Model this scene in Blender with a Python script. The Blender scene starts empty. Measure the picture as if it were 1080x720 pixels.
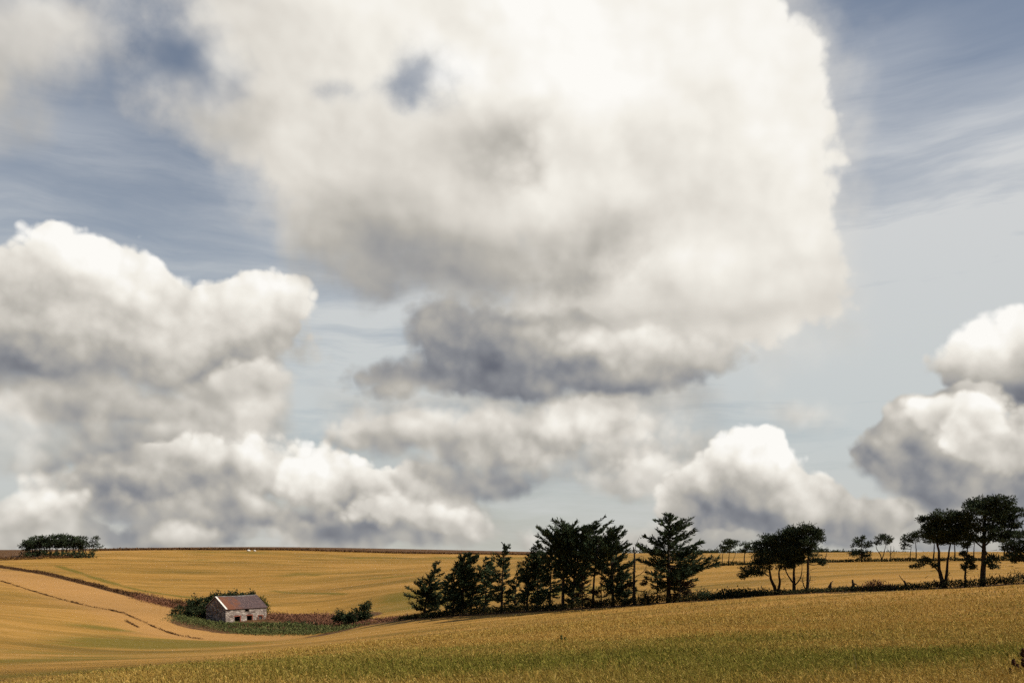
import bpy, math, random
import numpy as np
from mathutils import Vector
R = math.radians
rng = np.random.default_rng(7)
scene = bpy.context.scene
COL = scene.collection
F, CX, CY = 1050.0, 540.0, 580.0        # focal length and eye-level of the survey of the photograph (1080 px wide)
SUN_AZ, SUN_EL = 100.0, 41.0             # degrees clockwise from +Y (the view direction), degrees up

# ------------------------------------------------------------------ camera
cam = bpy.data.cameras.new('camera'); cam.lens = 35.0; cam.sensor_width = 36.0
cam.shift_y = 220.0 / 1080.0; cam.clip_start = 0.1; cam.clip_end = 20000
camo = bpy.data.objects.new('camera', cam); COL.objects.link(camo)
camo.rotation_euler = (R(90), 0, 0); scene.camera = camo

# ------------------------------------------------------------------ render settings
scene.view_settings.view_transform = 'Standard'; scene.view_settings.look = 'None'
scene.view_settings.exposure = 0.0; scene.view_settings.gamma = 1.0
scene.view_settings.use_curve_mapping = False
scene.render.engine = 'CYCLES'
scene.cycles.use_adaptive_sampling = True; scene.cycles.adaptive_threshold = 0.02; scene.cycles.adaptive_min_samples = 8
scene.cycles.max_bounces = 5; scene.cycles.diffuse_bounces = 3; scene.cycles.transparent_max_bounces = 6
scene.cycles.use_denoising = False

# ------------------------------------------------------------------ sun
sl = bpy.data.lights.new('sun', 'SUN'); sl.energy = 5.0; sl.angle = R(0.53); sl.color = (1.0, 0.90, 0.74)
so = bpy.data.objects.new('sun', sl); COL.objects.link(so)
sd = Vector((math.sin(R(SUN_AZ)) * math.cos(R(SUN_EL)), math.cos(R(SUN_AZ)) * math.cos(R(SUN_EL)), math.sin(R(SUN_EL))))
so.rotation_euler = sd.to_track_quat('Z', 'Y').to_euler()

# ------------------------------------------------------------------ node helper
class NT:
    def __init__(s, tree): s.t = tree; s.nodes = tree.nodes; s.links = tree.links
    def put(s, sock, v):
        if v is None: return
        if isinstance(v, bpy.types.NodeSocket): s.links.new(v, sock)
        else: sock.default_value = v
    def new(s, typ, **kw):
        n = s.nodes.new(typ)
        for k, v in kw.items(): setattr(n, k, v)
        return n
    def m(s, op, a, b=None, c=None, clamp=False):
        n = s.new('ShaderNodeMath', operation=op, use_clamp=clamp)
        for i, v in enumerate((a, b, c)): s.put(n.inputs[i], v)
        return n.outputs[0]
    def v(s, op, a, b=None, c=None, scale=None):
        n = s.new('ShaderNodeVectorMath', operation=op)
        for i, v in enumerate((a, b, c)): s.put(n.inputs[i], v)
        if scale is not None: s.put(n.inputs['Scale'], scale)
        return n.outputs['Value'] if op in ('LENGTH', 'DOT_PRODUCT', 'DISTANCE') else n.outputs['Vector']
    def rng(s, x, a, b, c=0.0, d=1.0, smooth=True):
        n = s.new('ShaderNodeMapRange', interpolation_type='SMOOTHSTEP' if smooth else 'LINEAR'); n.clamp = True
        for i, v in enumerate((x, a, b, c, d)): s.put(n.inputs[i], v)
        return n.outputs[0]
    def noise(s, vec, scale, detail=3, rough=0.5, dist=0.0, typ='FBM', lac=2.0):
        n = s.new('ShaderNodeTexNoise', noise_type=typ); n.noise_dimensions = '3D'
        s.put(n.inputs['Vector'], vec); s.put(n.inputs['Scale'], scale); n.inputs['Detail'].default_value = detail
        n.inputs['Roughness'].default_value = rough; n.inputs['Distortion'].default_value = dist
        n.inputs['Lacunarity'].default_value = lac
        return n
    def voro(s, vec, scale, detail=2, rough=0.5):
        n = s.new('ShaderNodeTexVoronoi'); n.feature = 'F1'; n.normalize = True
        s.put(n.inputs['Vector'], vec); n.inputs['Scale'].default_value = scale
        n.inputs['Detail'].default_value = detail; n.inputs['Roughness'].default_value = rough
        return n.outputs['Distance']
    def mixc(s, f, a, b, mode='MIX'):
        n = s.new('ShaderNodeMix', data_type='RGBA', blend_type=mode)
        s.put(n.inputs[0], f); s.put(n.inputs[6], a); s.put(n.inputs[7], b)
        return n.outputs[2]
    def mixf(s, f, a, b):
        n = s.new('ShaderNodeMix', data_type='FLOAT')
        s.put(n.inputs[0], f); s.put(n.inputs[2], a); s.put(n.inputs[3], b)
        return n.outputs[0]
    def ramp(s, x, stops):
        n = s.new('ShaderNodeValToRGB'); e = n.color_ramp.elements
        while len(e) < len(stops): e.new(0.5)
        for i, (p, c) in enumerate(stops):
            e[i].position = p; e[i].color = (*c, 1)
        s.put(n.inputs[0], x)
        return n.outputs[0]

def lin(r, g, b):
    f = lambda c: (c / 255 / 12.92) if c <= 10.3 else ((c / 255 + 0.055) / 1.055) ** 2.4
    return (f(r), f(g), f(b))

# ------------------------------------------------------------------ sky: Nishita plus cumulus clouds placed by compass bearing and altitude
w = bpy.data.worlds.new('World'); scene.world = w; w.use_nodes = True
w.cycles.sampling_method = 'MANUAL'; w.cycles.sample_map_resolution = 512
T = NT(w.node_tree); T.nodes.clear()
out = T.new('ShaderNodeOutputWorld'); bg = T.new('ShaderNodeBackground'); T.links.new(bg.outputs[0], out.inputs[0])
STR = 0.1; bg.inputs['Strength'].default_value = STR
tc = T.new('ShaderNodeTexCoord'); D = tc.outputs['Generated']
sx = T.new('ShaderNodeSeparateXYZ'); T.links.new(D, sx.inputs[0])
dx, dy, dz = sx.outputs
az = T.m('MULTIPLY', T.m('ARCTAN2', dx, dy), F)
el = T.m('MULTIPLY', T.m('ARCTAN2', dz, T.m('SQRT', T.m('ADD', T.m('MULTIPLY', dx, dx), T.m('MULTIPLY', dy, dy)))), F)
cm = T.new('ShaderNodeCombineXYZ'); T.links.new(az, cm.inputs[0]); T.links.new(el, cm.inputs[1]); P = cm.outputs[0]

def sph(px, py):
    X, Z = (px - CX) / F, (CY - py) / F
    return math.atan(X) * F, math.atan(Z / math.hypot(1, X)) * F
def srad(px, py, rx, ry):                       # radii shrink away from the axis
    X, Z = (px - CX) / F, (CY - py) / F
    k = 1 / (1 + X * X)
    return rx * k, ry * math.sqrt(k) / (1 + Z * Z * k)

# sky vector kept just above the horizon so that the strip under eye level is still sky
cz = T.new('ShaderNodeCombineXYZ'); T.links.new(dx, cz.inputs[0]); T.links.new(dy, cz.inputs[1])
T.links.new(T.m('MAXIMUM', dz, 0.02), cz.inputs[2])
sky = T.new('ShaderNodeTexSky', sky_type='NISHITA'); sky.sun_disc = False
sky.sun_elevation = R(SUN_EL); sky.sun_rotation = R(SUN_AZ)
sky.air_density = 1.0; sky.dust_density = 0.6; sky.ozone_density = 1.4
T.links.new(T.v('NORMALIZE', cz.outputs[0]), sky.inputs[0])
hs = T.new('ShaderNodeHueSaturation'); hs.inputs['Saturation'].default_value = 0.90; hs.inputs['Value'].default_value = 0.74
T.links.new(sky.outputs[0], hs.inputs['Color'])
base = hs.outputs[0]

# shared noise fields (wavelength in survey pixels = F / scale)
OFF = {'x': 3.7, 'y': 1.3, 'z': 9.1}
vr = T.new('ShaderNodeVectorRotate', rotation_type='EULER_XYZ'); T.links.new(D, vr.inputs['Vector'])
EUL = (0.62, 0.95, 0.41); vr.inputs['Rotation'].default_value = EUL
DN = T.v('ADD', vr.outputs[0], (3.7, 1.3, 9.1))
SHIFT = 9.0 / F
wl = T.noise(DN, F / 170, 2, 0.5).outputs['Color']
wm = T.noise(DN, F / 62, 3, 0.5).outputs['Color']
wL = T.v('SUBTRACT', wl, (0.5, 0.5, 0.5)); wM = T.v('SUBTRACT', wm, (0.5, 0.5, 0.5))
P1 = T.v('MULTIPLY_ADD', wL, (95, 70, 0), P)
P2 = T.v('MULTIPLY_ADD', wM, (40, 30, 0), P1)
PL = T.v('MULTIPLY_ADD', wM, (20, 12, 0), P1)
elW = T.v('DOT_PRODUCT', PL, (0, 1, 0))
DW = T.v('MULTIPLY_ADD', wM, (0.016, 0.016, 0.016), DN)
lightv = Vector((0.75, 0.0, 0.66)); lightv.rotate(__import__('mathutils').Euler(EUL))            # towards the sun as seen from here: right and up
def billow(vec, lam, det, rough=0.5):
    return T.m('SUBTRACT', 1.0, T.voro(vec, F / lam, det, rough))
def slope(lam, det, shift):                      # bumps lit from the sun's side
    a = T.noise(DW, F / lam, det, 0.4).outputs['Fac']
    b = T.noise(T.v('ADD', DW, tuple(c * shift / F for c in lightv)), F / lam, det, 0.4).outputs['Fac']
    return T.m('SUBTRACT', a, b)
bC, bM_, bF = billow(DW, 95, 0), billow(DW, 42, 1), billow(DW, 18, 1)
gC, gM_, gF = slope(150, 2, 34), slope(64, 2, 15), slope(26, 1, 6)
fb = T.noise(DN, F / 120, 7, 0.56).outputs['Fac']
fs = T.noise(T.v('ADD', DN, (1.1, 5.2, 2.3)), F / 80, 6, 0.58).outputs['Fac']

sm_ = T.new('ShaderNodeVectorMath', operation='MULTIPLY'); T.links.new(T.v('MULTIPLY_ADD', wM, (26, 10, 0), P1), sm_.inputs[0]); sm_.inputs[1].default_value = (1 / 210, 1 / 58, 0)
strata = T.noise(sm_.outputs[0], 1.0, 4, 0.5).outputs['Fac']
ACC = {'L': None, 'A': None}
def puffs_sdf(vec, puffs, k):
    acc = None
    for p in puffs:
        px, py, rx, ry = p[:4]
        s, t = sph(px, py); a, b = srad(px, py, rx, ry)
        q = T.v('MULTIPLY_ADD', vec, (1 / a, 1 / b, 0), (-s / a, -t / b, 0))
        d = T.v('LENGTH', q); r = min(a, b)
        f = T.m('MULTIPLY_ADD', d, -r, r)
        acc = f if acc is None else T.m('SMOOTH_MAX', acc, f, k)
    return acc
def gauss_sum(vec, lst, acc):
    for g in lst:
        px, py, rx, ry, amp = g[:5]
        s, t = sph(px, py); a, b = srad(px, py, rx, ry)
        q = T.v('MULTIPLY_ADD', vec, (1 / a, 1 / b, 0), (-s / a, -t / b, 0))
        d2 = T.v('DOT_PRODUCT', q, q)
        e = T.m('POWER', 0.4, d2)
        acc = T.m('MULTIPLY_ADD', e, amp, acc)
    return acc
def cloud(puffs, top, bot, lt, lb, w=14, k=14, amp=(10, 8, 5), sh=(0.25, 0.3, 0.15), lum=(), crisp=True, opac=1.0, fbm=18, grow=5, holes=(), shk=3.2, soft=0.0, cau=(0.20, 0.14), fine=0.30, wl=None, layer=0.0):
    """one cloud: puffs = ellipses (px, py, rx, ry); top/bot = heights between which it goes from lit crown to shaded base"""
    vec = P2 if crisp else P1
    s = puffs_sdf(vec, puffs, k)
    for f_, a_ in ((bC, amp[0]), (bM_, amp[1]), (bF, amp[2])):
        if a_: s = T.m('MULTIPLY_ADD', T.m('SUBTRACT', f_, 0.62), a_ * 2.2, s)
    if fbm: s = T.m('MULTIPLY_ADD', T.m('SUBTRACT', fb, 0.5), fbm * 2, s)
    if soft:                                    # ragged, dissolving underside
        g_ = T.rng(elW, sph(CX, bot)[1], sph(CX, bot)[1] + 60.0, 1.0, 0.0)
        s = T.m('MULTIPLY_ADD', g_, -soft, s)
        a = T.rng(T.m('DIVIDE', s, T.m('MULTIPLY_ADD', g_, 2.5, 1.0)), -float(grow), float(w) - grow, 0.0, opac)
    elif wl:                                    # (column, width): the cloud dissolves towards this side
        az_ = T.rng(az, sph(wl[0], 150)[0], sph(wl[1], 150)[0], float(wl[2]), float(w))
        a = T.rng(s, -float(grow), T.m('ADD', az_, -float(grow)), 0.0, opac)
    else: a = T.rng(s, -float(grow), float(w) - grow, 0.0, opac)
    if holes:
        hg = gauss_sum(P2, [h[:4] + (1.0,) for h in holes], T.m('MULTIPLY', T.m('SUBTRACT', fb, 0.5), 2.2))
        hg = T.m('MULTIPLY_ADD', T.m('SUBTRACT', bM_, 0.62), -0.9, hg)
        a = T.m('MULTIPLY', a, T.rng(hg, 0.35, 1.25, 1.0, 0.12))
    px0 = sum(p[0] for p in puffs) / len(puffs)
    yb, yt = sph(px0, bot)[1], sph(px0, top)[1]
    L = T.rng(T.m('MULTIPLY_ADD', T.m('SUBTRACT', fs, 0.5), 0.35 * (yt - yb), elW), yb, yt, lb, lt)
    for f_, a_ in ((gC, sh[0]), (gM_, sh[1]), (gF, sh[2])):
        if a_: L = T.m('MULTIPLY_ADD', f_, a_ * shk, L)
    if layer: L = T.m('MULTIPLY_ADD', T.m('SUBTRACT', strata, 0.5), layer, L)
    if fine: L = T.m('MULTIPLY_ADD', T.m('SUBTRACT', fs, 0.5), fine, L)
    for f_, a_ in ((bM_, cau[0]), (bF, cau[1])):
        if a_: L = T.m('MULTIPLY_ADD', T.m('SUBTRACT', f_, 0.62), a_, L)
    if lum: L = gauss_sum(PL, lum, L)
    if ACC['L'] is None:
        ACC['L'] = T.m('MULTIPLY', L, a); ACC['A'] = a
    else:
        ia = T.m('SUBTRACT', 1.0, a)
        ACC['L'] = T.m('MULTIPLY_ADD', L, a, T.m('MULTIPLY', ACC['L'], ia))
        ACC['A'] = T.m('MULTIPLY_ADD', ACC['A'], ia, a)

# far to near
# pale bank along the horizon
cloud([(30, 550, 75, 24), (110, 562, 80, 10), (205, 562, 50, 13), (330, 562, 60, 13), (430, 566, 60, 12), (640, 566, 80, 12), (740, 564, 60, 14), (900, 556, 70, 18), (960, 548, 45, 26), (1060, 560, 60, 18)], 528, 578, 0.76, 0.42, w=9, amp=(4, 5, 6), fbm=9, opac=.85)
# pale filling behind the left decks and the middle
cloud([(60, 470, 180, 60), (200, 440, 110, 60), (330, 500, 120, 40), (560, 480, 180, 40), (690, 430, 80, 50)], 380, 550, 0.66, 0.46, w=50, k=30, amp=(10, 8, 6), sh=(.2, .2, .1), fbm=40, opac=.5)
# left: grey decks under the big left cumulus
cloud([(100, 430, 150, 40), (235, 408, 66, 30), (30, 480, 90, 34), (150, 476, 130, 36), (250, 450, 70, 30)], 385, 505, 0.64, 0.34, w=24, amp=(10, 8, 6), sh=(.28, .24, .1), fbm=20, soft=6,
      lum=[(240, 402, 46, 18, .20), (60, 425, 60, 14, .10), (70, 498, 110, 16, -.16), (30, 400, 30, 14, .2), (290, 440, 40, 14, .1), (150, 455, 60, 14, -.12)])
cloud([(120, 430, 64, 16), (75, 436, 44, 13)], 412, 448, 0.66, 0.44, w=18, amp=(6, 8, 7), sh=(.2, .2, .1), fbm=14, opac=.8)
cloud([(160, 462, 60, 16), (110, 470, 60, 14), (200, 470, 40, 13)], 446, 490, 0.58, 0.30, w=18, amp=(6, 8, 7), sh=(.2, .2, .1), fbm=14, opac=.85)
# low left cumulus with the white peak
cloud([(180, 515, 110, 26), (240, 498, 70, 30), (350, 502, 56, 26), (345, 490, 28, 22), (400, 522, 84, 26), (470, 546, 44, 18), (330, 545, 140, 20), (110, 525, 70, 20)], 468, 564, 0.72, 0.28, w=8, amp=(8, 9, 9), sh=(.26, .26, .16), fbm=14, soft=6, fine=.46, cau=(.34, .26),
      lum=[(345, 486, 36, 18, .36), (405, 502, 40, 14, .26), (225, 488, 46, 14, .14), (350, 553, 80, 14, -.20), (200, 548, 90, 12, -.04), (470, 546, 50, 12, .30), (290, 518, 40, 14, -.16), (140, 520, 60, 14, -.10), (250, 540, 50, 10, .1), (250, 502, 24, 8, -.14)])
cloud([(225, 490, 44, 16), (198, 500, 34, 13), (255, 500, 30, 13)], 470, 518, 0.80, 0.40, w=9, amp=(6, 9, 8), sh=(.22, .24, .14), fbm=12, fine=.46, cau=(.34, .26), opac=.9)
cloud([(345, 488, 26, 19), (366, 494, 26, 15), (394, 504, 26, 12), (332, 498, 22, 13)], 468, 524, 1.06, 0.50, w=8, amp=(6, 9, 9), sh=(.18, .22, .14), fbm=10, fine=.36, cau=(.32, .26))
cloud([(250, 537, 50, 12), (190, 542, 44, 10), (130, 540, 44, 10)], 522, 556, 0.60, 0.36, w=14, amp=(6, 7, 7), sh=(.2, .22, .12), fbm=14, opac=.7)
cloud([(40, 545, 40, 15), (70, 540, 24, 12)], 526, 562, 0.80, 0.40, w=13, amp=(4, 6, 6), sh=(.2, .24, .16), fbm=9, cau=(.3, .24))
cloud([(210, 564, 30, 9), (186, 566, 18, 7)], 550, 576, 0.76, 0.50, w=13, amp=(3, 5, 5), sh=(.2, .24, .16), fbm=6)
cloud([(325, 556, 44, 14), (362, 556, 30, 11), (292, 552, 24, 10)], 540, 566, 0.42, 0.22, w=14, amp=(4, 6, 6), sh=(.2, .24, .16), fbm=12, opac=.85)
cloud([(440, 540, 40, 11), (470, 550, 44, 11), (405, 535, 28, 10), (498, 556, 20, 7)], 526, 566, 0.82, 0.50, w=13, amp=(5, 9, 8), sh=(.2, .26, .18), fbm=9, cau=(.32, .26), opac=.9)
cloud([(90, 490, 60, 15), (50, 496, 44, 12), (130, 482, 40, 12)], 474, 504, 0.44, 0.24, w=16, amp=(5, 7, 6), sh=(.22, .24, .16), fbm=14, opac=.8)
# middle: long cloud under the giant
cloud([(430, 460, 90, 28), (560, 464, 120, 40), (640, 448, 58, 34), (660, 496, 80, 28), (530, 500, 60, 20), (700, 514, 44, 18), (385, 460, 44, 18), (600, 508, 80, 18)], 420, 530, 0.80, 0.36, w=20, amp=(10, 10, 8), sh=(.26, .24, .12), fbm=16, soft=6, fine=.46, cau=(.34, .26),
      lum=[(645, 442, 34, 24, .20), (560, 445, 50, 14, .08), (500, 508, 60, 12, -.28), (390, 470, 40, 10, -.16), (610, 502, 50, 10, -.12), (690, 500, 40, 14, .14), (450, 452, 40, 10, .06)])
cloud([(640, 446, 40, 24), (608, 454, 36, 18), (572, 454, 40, 13)], 424, 480, 0.92, 0.54, w=9, amp=(7, 9, 8), sh=(.2, .24, .14), fbm=13, fine=.36, cau=(.32, .26), opac=.92)
cloud([(690, 506, 40, 15), (650, 512, 34, 11)], 490, 526, 0.80, 0.48, w=14, amp=(6, 8, 7), sh=(.2, .22, .12), fbm=12, opac=.85)
cloud([(470, 462, 56, 14), (420, 452, 46, 16), (372, 462, 24, 12)], 440, 480, 0.72, 0.40, w=15, amp=(7, 8, 7), sh=(.2, .22, .1), fbm=13, opac=.85)
cloud([(500, 505, 34, 13), (530, 510, 40, 11), (470, 498, 20, 8)], 490, 522, 0.42, 0.24, w=13, amp=(4, 6, 6), sh=(.2, .24, .16), fbm=11, opac=.85)
cloud([(400, 468, 36, 12), (440, 474, 40, 11)], 456, 486, 0.48, 0.30, w=14, amp=(4, 6, 6), sh=(.2, .24, .16), fbm=11, opac=.75)
# right-hand low cumulus with a clean crown
cloud([(800, 512, 52, 42), (805, 490, 30, 24), (755, 530, 52, 26), (850, 535, 54, 26), (890, 544, 36, 18), (770, 508, 26, 24)], 464, 560, 0.98, 0.40, w=6, amp=(6, 8, 8), sh=(.2, .22, .14), fbm=9, fine=.40, cau=(.32, .26),
      lum=[(755, 533, 44, 18, -.26), (800, 552, 44, 9, -.14), (818, 500, 32, 26, .14), (875, 540, 34, 14, .16)])
# small faint wisp
cloud([(835, 440, 34, 14)], 425, 455, 0.76, 0.66, w=26, amp=(3, 4, 5), fbm=14, opac=.7)
# big left cumulus
cloud([(10, 326, 96, 58), (58, 284, 40, 30), (115, 306, 70, 46), (165, 332, 66, 50), (235, 340, 68, 46), (262, 318, 42, 34), (180, 372, 130, 40), (40, 366, 110, 38), (-60, 350, 90, 70), (245, 380, 46, 32)], 224, 416, 0.88, 0.42, w=8, amp=(12, 13, 11), sh=(.18, .18, .10), fbm=12, soft=10, fine=.28, cau=(.28, .22),
      lum=[(265, 318, 56, 34, .18), (75, 265, 70, 24, .12), (10, 380, 80, 24, -.28), (220, 392, 60, 18, -.22), (140, 310, 60, 30, .08), (10, 285, 40, 22, -.10), (120, 352, 70, 18, .12), (250, 366, 40, 14, -.10)])
cloud([(262, 318, 36, 32), (238, 330, 38, 28)], 272, 390, 0.96, 0.56, w=16, amp=(8, 9, 9), sh=(.14, .18, .10), fbm=10, grow=3, opac=.85)
cloud([(237, 404, 42, 15), (262, 409, 30, 12), (215, 408, 20, 11)], 386, 424, 0.78, 0.50, w=14, amp=(6, 7, 7), sh=(.16, .2, .1), fbm=11, opac=.9)
cloud([(100, 380, 70, 16), (150, 388, 60, 14)], 356, 404, 0.64, 0.42, w=22, amp=(7, 8, 7), sh=(.16, .2, .1), fbm=14, opac=.7)
# right cluster
cloud([(1040, 376, 48, 42), (1085, 368, 40, 54), (1050, 345, 32, 28), (1090, 412, 50, 22)], 318, 428, 0.98, 0.30, w=7, amp=(7, 9, 8), sh=(.2, .22, .12), fbm=10, lum=[(1075, 420, 40, 14, -.15), (1005, 385, 20, 20, -.12)])
cloud([(1010, 462, 62, 48), (962, 482, 50, 30), (1060, 490, 74, 56), (1030, 430, 36, 22), (990, 504, 66, 34), (1060, 530, 50, 20)], 410, 540, 0.54, 0.18, w=7, amp=(7, 9, 8), sh=(.24, .26, .14), fbm=11, soft=6, fine=.40, cau=(.32, .26),
      lum=[(1040, 452, 38, 28, .40), (988, 430, 14, 10, .40), (960, 478, 46, 24, -.22), (1060, 515, 50, 22, -.02), (930, 466, 20, 10, .2)])
cloud([(1036, 450, 36, 26), (1062, 466, 34, 24), (1022, 444, 22, 18)], 418, 496, 1.0, 0.46, w=8, amp=(6, 9, 8), sh=(.2, .26, .16), fbm=10, fine=.40, cau=(.32, .26), opac=.95)
cloud([(988, 430, 14, 10), (980, 436, 10, 8)], 420, 446, 0.96, 0.6, w=8, amp=(3, 5, 6), fbm=6)
# the giant overhead: a stack of decks, with a thin fringe of torn vapour round it
cloud([(700, 120, 190, 180), (820, 210, 96, 160), (690, 340, 200, 66), (400, 80, 220, 140), (340, 190, 120, 80), (790, 20, 70, 50)], 20, 380, 0.84, 0.72, w=70, k=40, amp=(22, 18, 8), sh=(.1, .1, .05), fbm=64, opac=.58, holes=[(425, 68, 54, 42), (335, 87, 34, 22), (195, 66, 70, 50)], grow=10, fine=.08, cau=(.06, .03), layer=.12)
cloud([(430, 60, 180, 120), (335, 120, 95, 96), (310, 40, 100, 80), (520, -40, 260, 120), (540, 130, 200, 110), (470, 190, 150, 60)], 20, 250, 0.86, 0.70, w=24, k=30, amp=(16, 17, 12), sh=(.12, .09, .03), fbm=26, grow=6, cau=(.07, .04), fine=.08, wl=(215, 330, 60), layer=.16,
      holes=[(425, 68, 54, 42), (335, 87, 34, 22), (205, 60, 60, 45)],
      lum=[(530, 150, 110, 40, -.22), (470, 70, 70, 40, .12), (300, 140, 60, 60, .02), (610, 180, 90, 30, -.12), (280, 50, 70, 50, -.06)])
cloud([(690, 120, 150, 160), (600, 40, 150, 110), (782, 116, 84, 88), (806, 66, 44, 42), (828, 200, 54, 60), (834, 250, 50, 46), (800, 300, 80, 50), (700, 300, 150, 56), (640, 210, 150, 90), (770, 230, 70, 60), (860, 300, 26, 26)], 30, 340, 0.955, 0.76, w=14, k=18, amp=(18, 20, 13), sh=(.11, .09, .03), fbm=22, grow=3, cau=(.08, .04), fine=.06, wl=(470, 690, 90), layer=.16,
      lum=[(640, 165, 90, 30, -.08), (620, 238, 130, 16, -.12), (680, 275, 120, 18, .08), (700, 330, 140, 14, -.10), (760, 180, 70, 30, -.05), (800, 330, 60, 14, -.06)])
cloud([(560, 275, 130, 36), (640, 300, 130, 36), (600, 330, 140, 34), (480, 280, 100, 34)], 250, 356, 0.92, 0.62, w=34, amp=(12, 12, 9), sh=(.11, .10, .04), fbm=18, cau=(.08, .04), fine=.08, layer=.22, wl=(380, 560, 60), opac=.92,
      lum=[(480, 295, 90, 16, -.16), (580, 335, 100, 10, -.12)])
cloud([(430, 238, 120, 40), (370, 222, 66, 34), (490, 266, 130, 38), (400, 270, 64, 36), (570, 240, 100, 20)], 196, 306, 0.60, 0.34, w=40, amp=(12, 12, 8), sh=(.11, .10, .04), fbm=24, cau=(.08, .04), fine=.12, layer=.22, opac=.95, grow=16,
      lum=[(390, 246, 70, 22, -.10), (540, 215, 60, 14, .1), (560, 275, 60, 14, .1)])
# dark blob under the giant
cloud([(560, 425, 130, 22), (450, 430, 90, 20), (650, 420, 80, 20)], 400, 446, 0.58, 0.42, w=34, amp=(8, 9, 6), sh=(.18, .18, .10), fbm=22, opac=.75, grow=10)
cloud([(470, 398, 70, 24), (500, 364, 72, 40), (560, 368, 96, 38), (462, 348, 34, 26), (640, 380, 120, 30), (700, 384, 54, 28), (545, 402, 120, 22), (480, 390, 60, 26)], 318, 424, 0.38, 0.16, w=14, amp=(9, 9, 8), sh=(.18, .18, .10), fbm=16, fine=.28, cau=(.28, .22),
      lum=[(660, 360, 84, 16, .34), (715, 380, 54, 22, .46), (430, 408, 50, 12, .2), (510, 374, 74, 26, -.06), (660, 404, 90, 8, .1), (560, 340, 60, 10, .12)])
cloud([(705, 374, 54, 22), (668, 362, 60, 16), (740, 386, 30, 15)], 340, 412, 0.84, 0.52, w=24, amp=(8, 9, 8), sh=(.14, .16, .08), fbm=14, opac=.8)
# soft shreds at the upper left
cloud([(20, 36, 80, 56), (-50, 60, 100, 100), (240, 0, 110, 36), (240, 130, 50, 34), (70, 20, 60, 30)], -20, 130, 0.76, 0.56, w=60, k=24, amp=(10, 8, 6), sh=(.1, .1, .05), fbm=50, opac=.88, grow=20, fine=.12,
      holes=[(190, 78, 60, 40)], cau=(.06, .03))
# --- thin high veil, streaked
st = T.new('ShaderNodeMapping'); T.put(st.inputs[0], T.v('MULTIPLY_ADD', wL, (40, 40, 0), P)); st.inputs['Scale'].default_value = (1 / 420, 1 / 62, 1); st.inputs['Rotation'].default_value = (0, 0, R(8))
vn = T.noise(st.outputs[0], 1.0, 6, 0.6, 0.3).outputs['Fac']
veil_lo = T.rng(el, 60.0, 600.0, 0.94, 0.20)
veil = gauss_sum(P1, [(990, 330, 200, 130, 0.40), (900, 420, 190, 110, 0.30), (380, 350, 120, 120, 0.30), (190, 190, 110, 70, -0.16), (180, 75, 60, 40, -0.2), (1050, 30, 120, 60, -0.06), (1080, 30, 180, 70, -0.14), (80, 190, 150, 60, -0.06), (100, 170, 120, 30, 0.20, 12), (1000, 250, 230, 130, 0.55), (900, 60, 90, 60, 0.16), (900, 520, 200, 60, 0.2)], veil_lo)
veil = T.m('MULTIPLY', veil, T.rng(vn, 0.32, 0.68, 0.52, 1.14), clamp=True)
vcol = T.ramp(T.rng(el, 0.0, 560.0, 0, 1, False), [(0.0, lin(200, 200, 195)), (0.2, lin(197, 203, 203)), (0.6, lin(208, 210, 211)), (1.0, lin(192, 198, 208))])
vc = T.v('SCALE', vcol, scale=1 / STR)
col = T.mixc(veil, base, vc)
# dark cloud cover added unseen behind the viewer, to cut the sky fill
added_deck = T.m('MULTIPLY', T.rng(dy, -0.25, 0.05, 1.0, 0.0), T.rng(dz, 0.55, 0.9, 1.0, 0.0))
col = T.mixc(T.m('MULTIPLY', added_deck, 0.92), col, T.v('SCALE', T.ramp(fb, [(0.3, lin(72, 78, 92)), (0.7, lin(112, 118, 130))]), scale=1 / STR))
# --- clouds over it
Lum = T.m('DIVIDE', ACC['L'], T.m('MAXIMUM', ACC['A'], 0.001))
ccol = T.ramp(Lum, [(0.0, lin(94, 98, 110)), (0.25, lin(136, 138, 143)), (0.5, lin(182, 178, 170)), (0.72, lin(219, 214, 205)), (0.88, lin(242, 238, 229)), (1.0, lin(253, 251, 246))])
cc = T.v('SCALE', ccol, scale=1 / STR)
col = T.mixc(ACC['A'], col, cc)
T.links.new(col, bg.inputs['Color'])

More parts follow.
